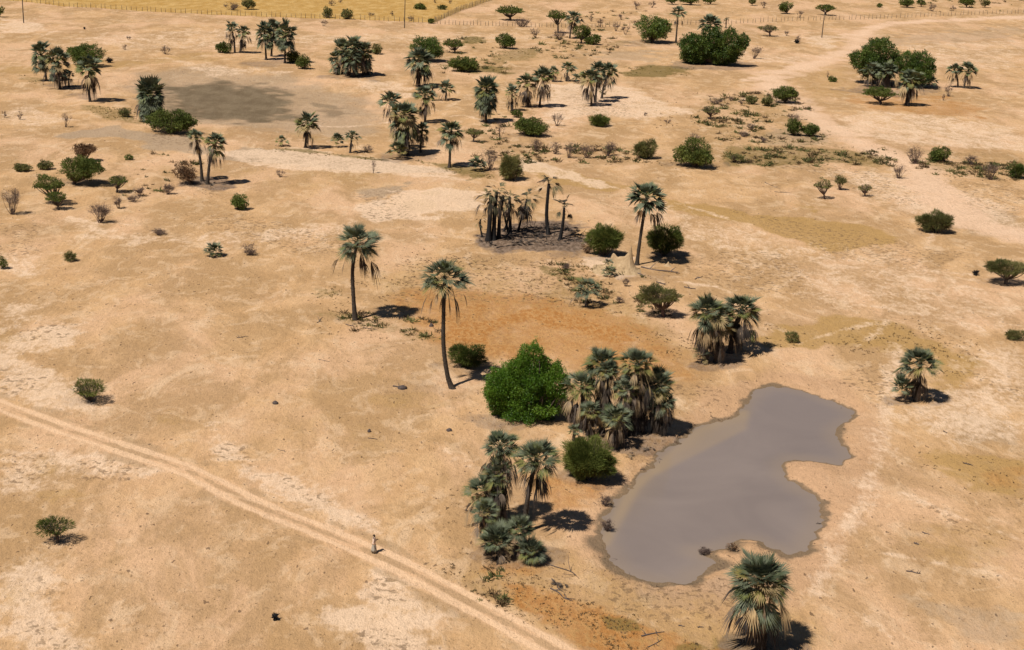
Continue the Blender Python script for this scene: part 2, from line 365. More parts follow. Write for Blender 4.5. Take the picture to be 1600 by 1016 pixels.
    # mottled ground (dark crumbs on bare sand)
    for p in [[(30,515),(120,505),(110,530),(40,535)], [(0,575),(60,590),(50,625),(0,610)], [(0,705),(80,705),(70,750),(0,755)], [(120,720),(230,725),(230,745),(130,755)],
              [(20,975),(110,965),(120,1010),(30,1010)], [(60,905),(85,905),(85,940),(60,935)], [(330,690),(370,690),(430,740),(400,750)], [(430,740),(500,765),(545,795),(480,785)],
              [(560,895),(630,905),(620,945),(580,930)], [(560,985),(620,985),(680,1016),(570,1016)], [(560,305),(640,290),(640,340),(580,345)], [(0,350),(80,345),(60,395),(0,400)],
              [(1040,400),(1200,385),(1260,430),(1250,470),(1140,450)], [(1150,330),(1500,395),(1450,420),(1300,400)], [(1200,250),(1600,290),(1600,340),(1400,320)], [(720,400),(900,400),(990,480),(850,470),(600,470),(640,400)],
              [(1420,770),(1480,800),(1540,835),(1480,830)], [(1310,560),(1400,580),(1380,640),(1330,600)], [(1520,580),(1600,610),(1600,630),(1520,600)], [(380,330),(600,390),(480,400),(300,350)],
              [(240,200),(330,210),(300,230),(230,225)], [(880,140),(1000,160),(980,185),(900,180)], [(1100,640),(1040,600),(1150,600)], [(300,250),(350,290),(330,310),(270,290)],
              [(960,900),(1120,900),(1200,930),(1080,980),(960,950)]]:
        poly('mott', p, 10, .9)
    # olive ground cover
    for p, k in [([(967,112),(1010,104),(1060,104),(1085,112),(1040,120),(985,119)], .9), ([(690,102),(740,100),(790,106),(800,115),(740,114)], .8), ([(720,60),(745,57),(760,63),(740,69),(722,67)], .9),
                 ([(760,92),(790,78),(830,76),(848,88),(820,95),(780,98)], .6), ([(430,233),(480,234),(560,243),(600,250),(560,248),(470,240)], .8), ([(640,250),(700,256),(760,266),(770,278),(735,280),(700,262)], .8),
                 ([(1120,232),(1180,225),(1250,228),(1330,232),(1390,250),(1370,258),(1280,252),(1200,258),(1140,258)], .65), ([(1150,200),(1240,205),(1280,225),(1180,230)], .35), ([(1440,255),(1590,258),(1560,270),(1470,264)], .5), ([(1320,245),(1400,250),(1380,262),(1330,258)], .5),
                 ([(30,118),(70,122),(80,132),(50,130)], .5), ([(130,165),(200,172),(235,195),(190,192),(140,178)], .55), ([(550,485),(600,500),(680,528),(640,530),(560,510),(490,490)], .4),
                 ([(840,410),(880,418),(930,440),(900,442),(850,425)], .6), ([(940,962),(1000,968),(1000,985),(950,980)], .7), ([(1050,1000),(1120,1010),(1100,1022),(1050,1020)], .7), ([(955,62),(990,64),(980,72),(950,70)], .5),
                 ([(500,452),(530,455),(530,466),(500,462)], .5), ([(755,440),(720,420),(800,440)], .2)]:
        poly('olive', p, 5, k, wbl=.7)
    for p, k in [([(840,405),(1000,470),(1080,560),(900,490),(760,480),(640,480),(560,440),(700,400)], .22), ([(1100,150),(1240,140),(1290,200),(1400,255),(1130,262),(1080,215)], .3), ([(740,215),(1000,215),(1120,262),(760,258)], .25),
                 ([(560,60),(820,55),(960,60),(960,110),(700,120)], .2), ([(1410,228),(1600,240),(1600,285),(1440,275)], .28), ([(0,235),(200,230),(240,330),(0,340)], .16), ([(700,900),(1150,1020),(900,1020)], .2), ([(1050,1000),(1220,1005),(1220,1040),(1050,1040)], .5)]:
        poly('olive', p, 22, k, wbl=1.6)
    # soot under burnt palms, litter and painted shade under clumps, damp grey by pond
    poly('soot', [(740,378),(785,396),(850,390),(890,388),(925,375),(905,350),(850,346),(770,356)], 14, 1.0, wbl=1.3)
    poly('soot', [(850,395),(905,388),(905,402),(860,408)], 8, .45)
    for e in [(820,655,85,16,.45),(920,745,60,14,.45),(943,398,45,8,.4),(1040,398,45,8,.4),(731,572,45,9,.4),(1087,258,45,8,.4),(270,208,50,7,.4),(1020,68,45,6,.4),(1113,102,70,8,.5),(1395,140,80,10,.5),(830,211,40,6,.4),(115,285,50,8,.35),(1460,362,40,7,.35),(1572,440,45,8,.4),(142,627,45,8,.3),(90,845,40,8,.3),(550,120,50,6,.4),(1228,160,35,5,.35),(1255,212,40,5,.35),(1190,1010,60,16,.5),(1430,625,50,12,.45),(670,95,45,6,.35),(800,870,70,22,.5)]: poly('soot', ell(*e[:4]), 6, e[4], wbl=1.0)  # dark litter under bushes, with painted shade at the lower palm clump
    for e in [(990,690,85,20,.6),(325,288,45,9,.7),(90,132,30,6,.5),(130,150,25,6,.5),(415,100,40,6,.5),(555,120,50,7,.5),(1118,570,50,14,.6),(980,690,60,18,.5),(790,860,60,18,.4),(555,500,40,8,.3),(640,245,50,8,.5),(1010,430,60,10,.35),(700,600,60,20,.25),(640,600,60,25,.2)]:  # dark litter and shade painted into the ground under palm clumps
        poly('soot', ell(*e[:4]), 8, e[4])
    poly('pan', [(1000,905),(1080,915),(1150,890),(1200,880),(1190,920),(1080,955),(990,940)], 12, .75)
    # pink sand round the pond
    poly('pink', [(1100,600),(1200,575),(1300,590),(1385,640),(1385,760),(1340,830),(1310,900),(1260,960),(1040,960),(940,900),(900,840),(930,780),(1000,720)], 22, .75)
    # road and track
    tg = np.gradient(ROAD, axis=0); tg /= np.linalg.norm(tg, axis=1)[:, None]; nm_ = np.stack([-tg[:, 1], tg[:, 0]], 1)
    line('road', ROAD, 3.1, .45, .62, world=True, wbl=.35)
    for o_ in (-.85, .85): line('rut', ROAD+nm_*o_, .75, .16, 1, world=True, wbl=.16)
    line('strip', ROAD, .75, .25, 1, world=True, wbl=.4)
    line('strip', ROAD+nm_*1.75, .5, .35, .7, world=True, wbl=.9); line('strip', ROAD-nm_*1.8, .5, .35, .7, world=True, wbl=.9)
    b2 = spline(W([(250,722),(300,752),(350,770),(420,790)]), 5); line('rut', b2, .5, .25, .7, world=True, wbl=.3)
    line('track', TRACK, 9.0, 3.0, .95, world=True, wbl=.8)
    line('pale', TRACK, 3.5, 2.0, .8, world=True, wbl=.8)
    # yellow field behind the fence
    fld = [(-900,-50),(1000,-110),(800,-14),(765,1),(725,15),(678,36),(570,31),(500,29),(400,25.5),(315,22),(252,19),(205,16),(150,12.5),(100,10.5),(50,4),(-60,-8)]
    poly('field', fld, 1.2, 1, wbl=0.15)
    # shoreline
    wet = layer('wet'); bank = layer('bed'); m = box(POND, 8)
    dd = sdist(x[m], y[m], POND) + (fbm(x[m]*.8, y[m]*.8, 21, 4)-.5)*1.5
    wet[m] = smooth(1-(dd-.05)/(.45+3.0*np.clip(fbm(x[m]*.35, y[m]*.25, 51, 3)-.38, 0, 1)+1.1*(y[m] < np.percentile(POND[:, 1], 30))))*(dd > -6); bank[m] = smooth(.5-dd/.3)
    me_attrs = L
    # faces and regions
    idx = np.arange(n).reshape(ny, nx)
    Q = np.stack([idx[:-1, :-1], idx[:-1, 1:], idx[1:, 1:], idx[1:, :-1]], -1).reshape(-1, 4)
    fm = lambda nm: L[nm][Q].mean(1)
    reg = np.zeros(len(Q), int)
    reg[fm('mud') > .45] = 3; reg[fm('track') > .5] = 2; reg[fm('road') > .5] = 1; reg[fm('field') > .5] = 4; reg[fm('bed') > .6] = 5
    XYZ = np.stack([x, y, Z.ravel()], 1)
    for k, nm in enumerate(['ground', 'dirt_road', 'sand_track', 'dry_pan', 'grass_field', 'pond_bed']):
        q = Q[reg == k]
        if not len(q): continue
        u, inv = np.unique(q, return_inverse=True)
        me = bpy.data.meshes.new(nm); me.vertices.add(len(u)); me.vertices.foreach_set('co', XYZ[u].astype(np.float32).ravel())
        me.loops.add(q.size); me.loops.foreach_set('vertex_index', inv.ravel().astype(np.int32))
        me.polygons.add(len(q)); me.polygons.foreach_set('loop_start', (np.arange(len(q))*4).astype(np.int32))
        me.update(calc_edges=True); me.polygons.foreach_set('use_smooth', np.ones(len(q), bool))
        for a, v in me_attrs.items():
            at = me.attributes.new(a, 'FLOAT', 'POINT'); at.data.foreach_set('value', v[u].astype(np.float32))
        me.materials.append(M['ground']); o = bpy.data.objects.new(nm, me); scn.collection.objects.link(o); o['kind'] = 'structure'

def ground_material():
    m, t, b = new_mat('sandy_ground', .97, .08); N = t.nodes; K = t.links
    geo = N.new('ShaderNodeNewGeometry')
    def noise(sc, det=4, rough=.55, dist=0, sx=1, sy=.55):
        mp = N.new('ShaderNodeMapping'); mp.inputs['Scale'].default_value = (sx, sy, 1); K.new(geo.outputs['Position'], mp.inputs[0])
        q = N.new('ShaderNodeTexNoise'); q.inputs['Scale'].default_value = sc; q.inputs['Detail'].default_value = det
        q.inputs['Roughness'].default_value = rough; q.inputs['Distortion'].default_value = dist; K.new(mp.outputs[0], q.inputs['Vector']); return q.outputs[0]
    def mrange(v, a, b_, c=0, d=1):
        q = N.new('ShaderNodeMapRange'); q.interpolation_type = 'SMOOTHSTEP'; K.new(v, q.inputs[0])
        for i, z in enumerate((a, b_, c, d)): q.inputs[i+1].default_value = z
        return q.outputs[0]
    def mth(op, a, b_=None, c=None):
        q = N.new('ShaderNodeMath'); q.operation = op
        for i, z in enumerate((a, b_, c)):
            if z is None: continue
            if isinstance(z, (int, float)): q.inputs[i].default_value = z
            else: K.new(z, q.inputs[i])
        return q.outputs[0]
    def mix(f, a, c):
        q = N.new('ShaderNodeMix'); q.data_type = 'RGBA'
        if isinstance(f, (int, float)): q.inputs[0].default_value = f
        else: K.new(f, q.inputs[0])
        for i, z in ((6, a), (7, c)):
            if isinstance(z, tuple): q.inputs[i].default_value = (*z, 1)
            else: K.new(z, q.inputs[i])
        return q.outputs[2]
    def att(nm):
        q = N.new('ShaderNodeAttribute'); q.attribute_name = nm; return q.outputs['Fac']
    big = noise(.045, 5, .6, .3); mid = noise(.28, 5, .62, .2); sm = noise(1.7, 5, .65); fine = noise(7, 4, .7); vf = noise(26, 3, .7)
    strk = noise(.42, 4, .65, .8, .8, .6)
    def masked(nm, k=.5, src=None):
        """mask broken up by noise so its edges are irregular"""
        s_ = src or sm
        e = mth('ADD', att(nm), mth('MULTIPLY', mth('SUBTRACT', s_, .5), k))
        return mth('MULTIPLY', mrange(e, .12, .88), mrange(att(nm), .0, .12))
    col = mix(mrange(mid, .35, .65), C['sand'], C['sand2'])
    col = mix(mth('MULTIPLY', mrange(big, .45, .60), .6), col, C['pink'])
    col = mix(mth('MULTIPLY', mrange(noise(.09, 6, .68, .6), .58, .42), .72), col, C['tan'])
    col = mix(mth('MULTIPLY', mrange(noise(.16, 6, .7, .8), .56, .66), .55), col, C['palesand'])
    col = mix(mth('MULTIPLY', mrange(strk, .50, .66), .45), col, C['palesand'])
    col = mix(mth('MULTIPLY', masked('pan', .6), .9), col, C['pan'])
    col = mix(mth('MULTIPLY', masked('pink', .7, mid), .75), col, C['pondsand'])
    col = mix(mth('MULTIPLY', masked('ochre', 1.5, mth('ADD', mth('MULTIPLY', mid, .6), mth('MULTIPLY', sm, .4))), .85), col, C['ochre'])
    col = mix(mth('MULTIPLY', masked('orange', 1.5, mth('ADD', mth('MULTIPLY', mid, .6), mth('MULTIPLY', sm, .4))), .92), col, mix(mrange(sm, .4, .6), C['orange'], C['orange2']))
    pl = masked('pale', 3.0, mth('ADD', mth('MULTIPLY', strk, .5), mth('MULTIPLY', sm, .5)))
    col = mix(mth('MULTIPLY', pl, .74), col, C['pale'])
    mt = mth('MULTIPLY', masked('mott', .5), mrange(noise(1.5, 3, .6, .5, .9, .9), .53, .61))
    col = mix(mth('MULTIPLY', mt, .62), col, C['crumb'])
    col = mix(mth('MULTIPLY', masked('track', 1.0, mid), .72), col, C['track'])
    col = mix(mth('MULTIPLY', masked('road', .35), .95), col, C['road'])
    col = mix(mth('MULTIPLY', masked('strip', 1.4), .62), col, C['strip'])
    col = mix(mth('MULTIPLY', masked('rut', .9), .75), col, C['rut'])
    fcol = mix(mrange(mid, .4, .65), C['field'], C['field2'])
    fcol = mix(mth('MULTIPLY', mrange(noise(.5, 5, .7), .55, .7), .6), fcol, C['fieldd'])
    col = mix(mrange(att('field'), .3, .7), col, fcol)
    col = mix(mth('MULTIPLY', masked('olive', 1.4), .75), col, C['olive'])
    col = mix(mth('MULTIPLY', masked('soot', 1.5, mth('ADD', mth('MULTIPLY', mid, .5), mth('MULTIPLY', sm, .5))), .85), col, mix(mrange(sm, .42, .58), C['soot'], C['soot_shade2']))
    col = mix(mth('MULTIPLY', masked('mud', .3, mid), .93), col, mix(mrange(mid, .35, .65), C['mud'], C['mud2']))
    col = mix(mth('MULTIPLY', masked('wet', 1.3), .78), col, C['wet'])
    # crumbs, dung, short stubble everywhere
    dk = mth('MULTIPLY', mrange(fine, .55, .68), mrange(mid, .30, .6))
    nsp = mth('SUBTRACT', 1.0, mth('MAXIMUM', mth('MAXIMUM', att('road'), att('mud')), mth('MULTIPLY', att('pale'), .6)))
    col = mix(mth('MULTIPLY', mth('MULTIPLY', dk, nsp), .55), col, C['crumb'])
    col = mix(mth('MULTIPLY', mth('MULTIPLY', mrange(noise(2.6, 4, .75), .585, .66), nsp), .5), col, C['crumb'])
    col = mix(mth('MULTIPLY', mth('MULTIPLY', mrange(noise(1.7, 2, .5), .68, .72), nsp), .7), col, C['dung'])
    hsv = N.new('ShaderNodeHueSaturation'); K.new(col, hsv.inputs['Color'])
    val = mth('ADD', 1.0, mth('ADD', mth('MULTIPLY', mth('SUBTRACT', fine, .5), .75), mth('ADD', mth('MULTIPLY', mth('SUBTRACT', vf, .5), 1.1), mth('MULTIPLY', mth('SUBTRACT', sm, .5), .40))))
    K.new(val, hsv.inputs['Value']); K.new(hsv.outputs[0], b.inputs['Base Color'])
    bp = N.new('ShaderNodeBump'); bp.inputs['Strength'].default_value = .8; bp.inputs['Distance'].default_value = .16
    K.new(mth('ADD', mth('MULTIPLY', mid, 3.0), mth('ADD', mth('MULTIPLY', sm, 1.2), mth('MULTIPLY', fine, .6))), bp.inputs['Height']); K.new(bp.outputs[0], b.inputs['Normal'])
    return m
C = dict(sand=(.52,.312,.152), sand2=(.60,.376,.195), pink=(.65,.408,.25), tan=(.38,.23,.108), palesand=(.69,.48,.30), strip=(.36,.23,.12), rut=(.72,.48,.295),
         pan=(.37,.27,.18), pondsand=(.50,.30,.17), ochre=(.40,.24,.085), orange=(.39,.165,.042), orange2=(.45,.235,.085), pale=(.73,.525,.36), crumb=(.17,.105,.056),
         track=(.70,.465,.305), road=(.64,.40,.235), field=(.44,.255,.075), field2=(.55,.35,.13), fieldd=(.27,.165,.06), olive=(.155,.115,.032),
         soot=(.075,.055,.047), soot_shade2=(.19,.14,.11), mud=(.128,.092,.054), mud2=(.185,.138,.085), wet=(.12,.092,.06), dung=(.085,.05,.03))
M['ground'] = ground_material()
build_ground()

# muddy water
def water():
    m, t, b = new_mat('muddy_water', .14, .5); N = t.nodes; K = t.links
    geo = N.new('ShaderNodeNewGeometry'); no = N.new('ShaderNodeTexNoise'); no.inputs['Scale'].default_value = .11; no.inputs['Detail'].default_value = 5; no.inputs['Distortion'].default_value = .8
    K.new(geo.outputs['Position'], no.inputs['Vector'])
    a = N.new('ShaderNodeAttribute'); a.attribute_name = 'tone'
    c1 = N.new('ShaderNodeMix'); c1.data_type = 'RGBA'; c1.inputs[6].default_value = (.215, .17, .148, 1); c1.inputs[7].default_value = (.25, .198, .17, 1)
    rg = N.new('ShaderNodeMapRange'); K.new(no.outputs[0], rg.inputs[0]); rg.inputs[1].default_value = .32; rg.inputs[2].default_value = .66; K.new(rg.outputs[0], c1.inputs[0])
    c2 = N.new('ShaderNodeMix'); c2.data_type = 'RGBA'; c2.inputs[7].default_value = (.33, .24, .155, 1)
    K.new(a.outputs['Fac'], c2.inputs[0]); K.new(c1.outputs[2], c2.inputs[6]); K.new(c2.outputs[2], b.inputs['Base Color'])
    n2 = N.new('ShaderNodeTexNoise'); n2.inputs['Scale'].default_value = 3.5; n2.inputs['Detail'].default_value = 3
    K.new(geo.outputs['Position'], n2.inputs['Vector'])
    bp = N.new('ShaderNodeBump'); bp.inputs['Strength'].default_value = .12; bp.inputs['Distance'].default_value = .05
    K.new(n2.outputs[0], bp.inputs['Height']); K.new(bp.outputs[0], b.inputs['Normal'])
    x0, y0 = POND.min(0)-.6; x1, y1 = POND.max(0)+.6
    nx, ny = 90, 90
    X, Y = np.meshgrid(np.linspace(x0, x1, nx), np.linspace(y0, y1, ny))
    d = sdist(X.ravel(), Y.ravel(), POND)
    i = np.arange(nx*ny).reshape(ny, nx); Q = np.stack([i[:-1, :-1], i[:-1, 1:], i[1:, 1:], i[1:, :-1]], -1).reshape(-1, 4)
    Q = Q[(d[Q] < .9).any(1)]
    sh = smooth((d+2.4)/2.4)*.30
    px_y = Y.ravel()
    sh += .55*smooth(1-np.abs(sdist(X.ravel(), Y.ravel(), W([(945,845),(1000,745),(1160,665),(1165,640),(1090,670),(985,765)])).clip(0)/.9))
    B = Buf(); B.add(np.stack([X.ravel(), Y.ravel(), np.full(nx*ny, WATER_Z)], 1), Q, None, sh.clip(0, 1))
    o = B.obj('pond_water', m); o['kind'] = 'structure'
water()
# ---------------------------------------------------------------- palms
def fan(buf, hub, az, el, pet, blade, nseg, spread, rs, tone, droop=.25, fold=.35, closed=1.0, stalk=.02):
    t0 = np.array([math.cos(el)*math.cos(az), math.cos(el)*math.sin(az), math.sin(el)])
    mid = hub+t0*pet*.55; P = hub+t0*pet; P = P+np.array([0, 0, -droop*pet*.35])
    t = (P-mid); t /= np.linalg.norm(t)+1e-9
    side = np.cross(t, [0, 0, 1.]); ns = np.linalg.norm(side)
    side = side/ns if ns > .1 else np.array([math.sin(az), -math.cos(az), 0])
    rl = rs.uniform(-.5, .5); nrm = np.cross(side, t); side, nrm = side*math.cos(rl)+nrm*math.sin(rl), nrm*math.cos(rl)-side*math.sin(rl)
    w_ = stalk*side
    buf.add([hub-w_, hub+w_, mid+w_, mid-w_, P+w_*.6, P-w_*.6], [[0, 1, 2, 3], [3, 2, 4, 5]], None, min(1, tone+.25))
    ph = np.linspace(-spread, spread, nseg)+rs.uniform(-.04, .04, nseg)
    d = np.cos(ph)[:, None]*t+np.sin(ph)[:, None]*side+nrm*(fold*np.abs(np.sin(ph))**1.5)[:, None]
    d /= np.linalg.norm(d, axis=1)[:, None]
    ln = blade*(1-.30*(np.abs(ph)/max(spread, .1))**2)*rs.uniform(.88, 1.06, nseg)
    P0 = np.repeat(P[None], nseg, 0)-t*blade*.05
    m1 = P+d*ln[:, None]*.5; m1[:, 2] -= droop*ln*.10
    tip = P+d*ln[:, None]; tip[:, 2] -= droop*ln*.55
    wd = blade*spread*1.25/nseg*closed
    s2 = np.cross(d, nrm); s2 /= np.linalg.norm(s2, axis=1)[:, None]+1e-9
    rid = nrm*wd*.35
    V = np.stack([P0, m1+s2*wd*.5, m1+rid, m1-s2*wd*.5, tip], 1).reshape(-1, 3)
    b_ = np.arange(nseg)[:, None]*5
    T = np.concatenate([b_+np.array([0, 1, 2]), b_+np.array([0, 2, 3]), b_+np.array([1, 4, 2]), b_+np.array([2, 4, 3])])
    buf.add(V, None, T, np.clip(tone+np.repeat(rs.uniform(-.07, .07, nseg), 5)+np.tile([-.1, 0, 0, 0, .08], nseg), 0, 1))

def palm(px, crown, base, n, skirt, yel, label, group=None, mid=None, burnt=False, seed=None, full=1.0, trunk_r=None, low=-.35, name='fan_palm', cat='palm', stemless=False, skw=1.0):
    """crown: photo box of the green head; base: photo point where the trunk stands; skirt: length of dead skirt in m"""
    rs = np.random.RandomState(px)
    x0, y0, x1, y1 = crown; bx, by = base
    X, Y, Z = unproj(bx, by); s = scale_at(by); s = F_PX/((Y*CP)+(CAM_H-Z)*SP)
    Rw = (x1-x0)/2/s*1.17
    hubpy = y0+(y1-y0)*.56
    hp = at_plane((x0+x1)/2, hubpy, Y); hz = max(hp[2]-Z, .25); hx = hp[0]-X; skirt *= 1.2
    root = thing(name, label, cat, (X, Y, Z-.05), 0, group)
    hub = np.array([hx, rs.uniform(-.2, .2)*min(1, hz/6), hz])
    # vertical half-extent wanted vs a round head
    Rv = (y1-y0)/2/s/max(vfac((y0+y1)/2), .5)
    rat = float(np.clip(Rv/Rw, .6, 1.9))
    if not stemless:
        if mid: pts = [np.array([0, 0, -.1])]+[at_plane(mx, my, Y)-np.array([X, Y, Z]) for mx, my in mid]+[hub]
        else:
            q = rs.uniform(-.25, .25); pts = [np.array([0, 0, -.1]), np.array([hx*.3+q*.3, q*.2, hz*.5]), hub]
        P = spline(np.array(pts), 8); r0 = (trunk_r*1.45 if burnt else trunk_r) if trunk_r else float(np.clip(.17+.012*hz, .16, .27))
        L = np.linspace(0, 1, len(P)); rad = r0*(1-.30*L)+r0*.65*np.exp(-L*14)+rs.uniform(-.012, .012, len(P))
        if skirt > .2: rad = np.where(P[:, 2] > hz-skirt*.6, rad*1.18, rad)
        B = Buf(); B.tube(P, rad, 9, np.clip(.45+rs.uniform(-.3, .3, len(P)).repeat(9).tolist()+[.5], 0, 1) if False else .5)
        # old leaf-base stubs give the bark an uneven edge
        k = int(hz*14); zz = rs.uniform(.02, .98, k); ii = zz*(len(P)-1); i0 = ii.astype(int); fr = (ii-i0)[:, None]
        C0 = P[i0]*(1-fr)+P[np.minimum(i0+1, len(P)-1)]*fr; a_ = rs.uniform(0, 6.28, k)
        D = np.stack([np.cos(a_), np.sin(a_), rs.uniform(.3, 1.3, k)], 1)
        B.diamonds(C0+D*np.array([1, 1, 0])*r0*.75, D, rs.uniform(.08, .2, k), .09, rs.uniform(.1, 1, k), rs)
        B.obj('trunk', M['charred' if burnt else 'bark'], root, True)
    # green head
    B = Buf(); ga = 2.39996
    far = s*.64 < 7; n = int(n*(.8 if burnt else 1.25))
    nseg = 11 if far else 17
    for i in range(n):
        f = (i+.5)/n
        el = math.asin(np.clip(1-f*(1-math.sin(low)), -1, 1)) if not burnt else math.radians(rs.uniform(-50, 80))
        el += rs.uniform(-.13, .13); az = i*ga+rs.uniform(-.35, .35)
        Rl = Rw*rs.uniform(.78, 1.12)
        Rl *= math.sqrt((math.cos(el))**2+(math.sin(el)*rat*(1.12 if el > 0 else .9))**2)
        if burnt: pet, bl = Rl*rs.uniform(.4, .62), Rl*rs.uniform(.45, .65)
        else: pet, bl = Rl*rs.uniform(.34, .60), Rl*rs.uniform(.42, .52)
        tone = np.clip(.39+rs.uniform(-.24, .22)+(.10 if rs.uniform() < .2 else 0)+yel*max(0, f-.4)*1.5+(.45 if rs.uniform() < .10*(.5+yel) and f > .4 else 0), 0, 1)
        if burnt: tone = rs.choice([.1, .3, .5, .8]) if i < n*.4 else rs.uniform(.1, .95)
        h0 = hub+np.array([0, 0, rs.uniform(-.25, .15)*Rw*rat*.5])
        fan(B, h0, az, el, pet, bl, 7 if burnt else nseg, rs.uniform(.4, 1.1) if burnt else rs.uniform(1.1, 1.75), rs, tone,
            droop=rs.uniform(.5, 1.0) if burnt else rs.uniform(.0, .18)+max(0, f-.6)*.9, fold=rs.uniform(.2, .7), closed=.9 if burnt else (1.1 if far else .8), stalk=max(.022, .3/s))
    if full > 1:     # tall column of green leaves down the stem (old skirt still green)
        for i in range(int(n*(full-1))):
            f = rs.uniform(0, 1); el = rs.uniform(-.7, .25); az = rs.uniform(0, 6.28)
            h0 = hub+np.array([0, 0, -f*Rw*rat*.9]); fan(B, h0, az, el, Rw*.42, Rw*.52, nseg, 1.3, rs, np.clip(.32+rs.uniform(-.2, .2)+yel*.4*f, 0, 1), droop=.6, stalk=max(.022, .3/s))
    B.obj('fronds', M['burnt' if burnt else 'palm'], root)
    # skirt of hanging dead fans, lower ones coloured darker as shade
    if skirt > 0:
        B = Buf(); kd = int(np.clip(skirt*(22 if not far else 14), 5, 120))
        for i in range(kd):
            f = rs.uniform(0, 1)**1.35; z = hz-f*skirt*.8
            a = rs.uniform(0, 6.28)
            h0 = np.array([hx*z/hz+math.cos(a)*.15, math.sin(a)*.15, z])
            if f < .3: el = rs.uniform(-1.0, -.1); pet = Rw*skw*rs.uniform(.35, .75)
            else: el = rs.uniform(-1.4, -.7); pet = Rw*skw*rs.uniform(.25, .7)*(1-.35*f)
            fan(B, h0, a, el, pet, Rw*rs.uniform(.3, .62), 7 if far else 10, rs.choice([.18, .3, .5, .9]), rs, np.clip(rs.normal(.45, .25)+(.38 if f < .12 else -.35*f), 0, 1),
                droop=rs.uniform(.8, 2.0), fold=rs.uniform(.3, 1.0), closed=.8, stalk=max(.02, .25/s))
        B.obj('dead_fronds', M['dead'], root)
    return root

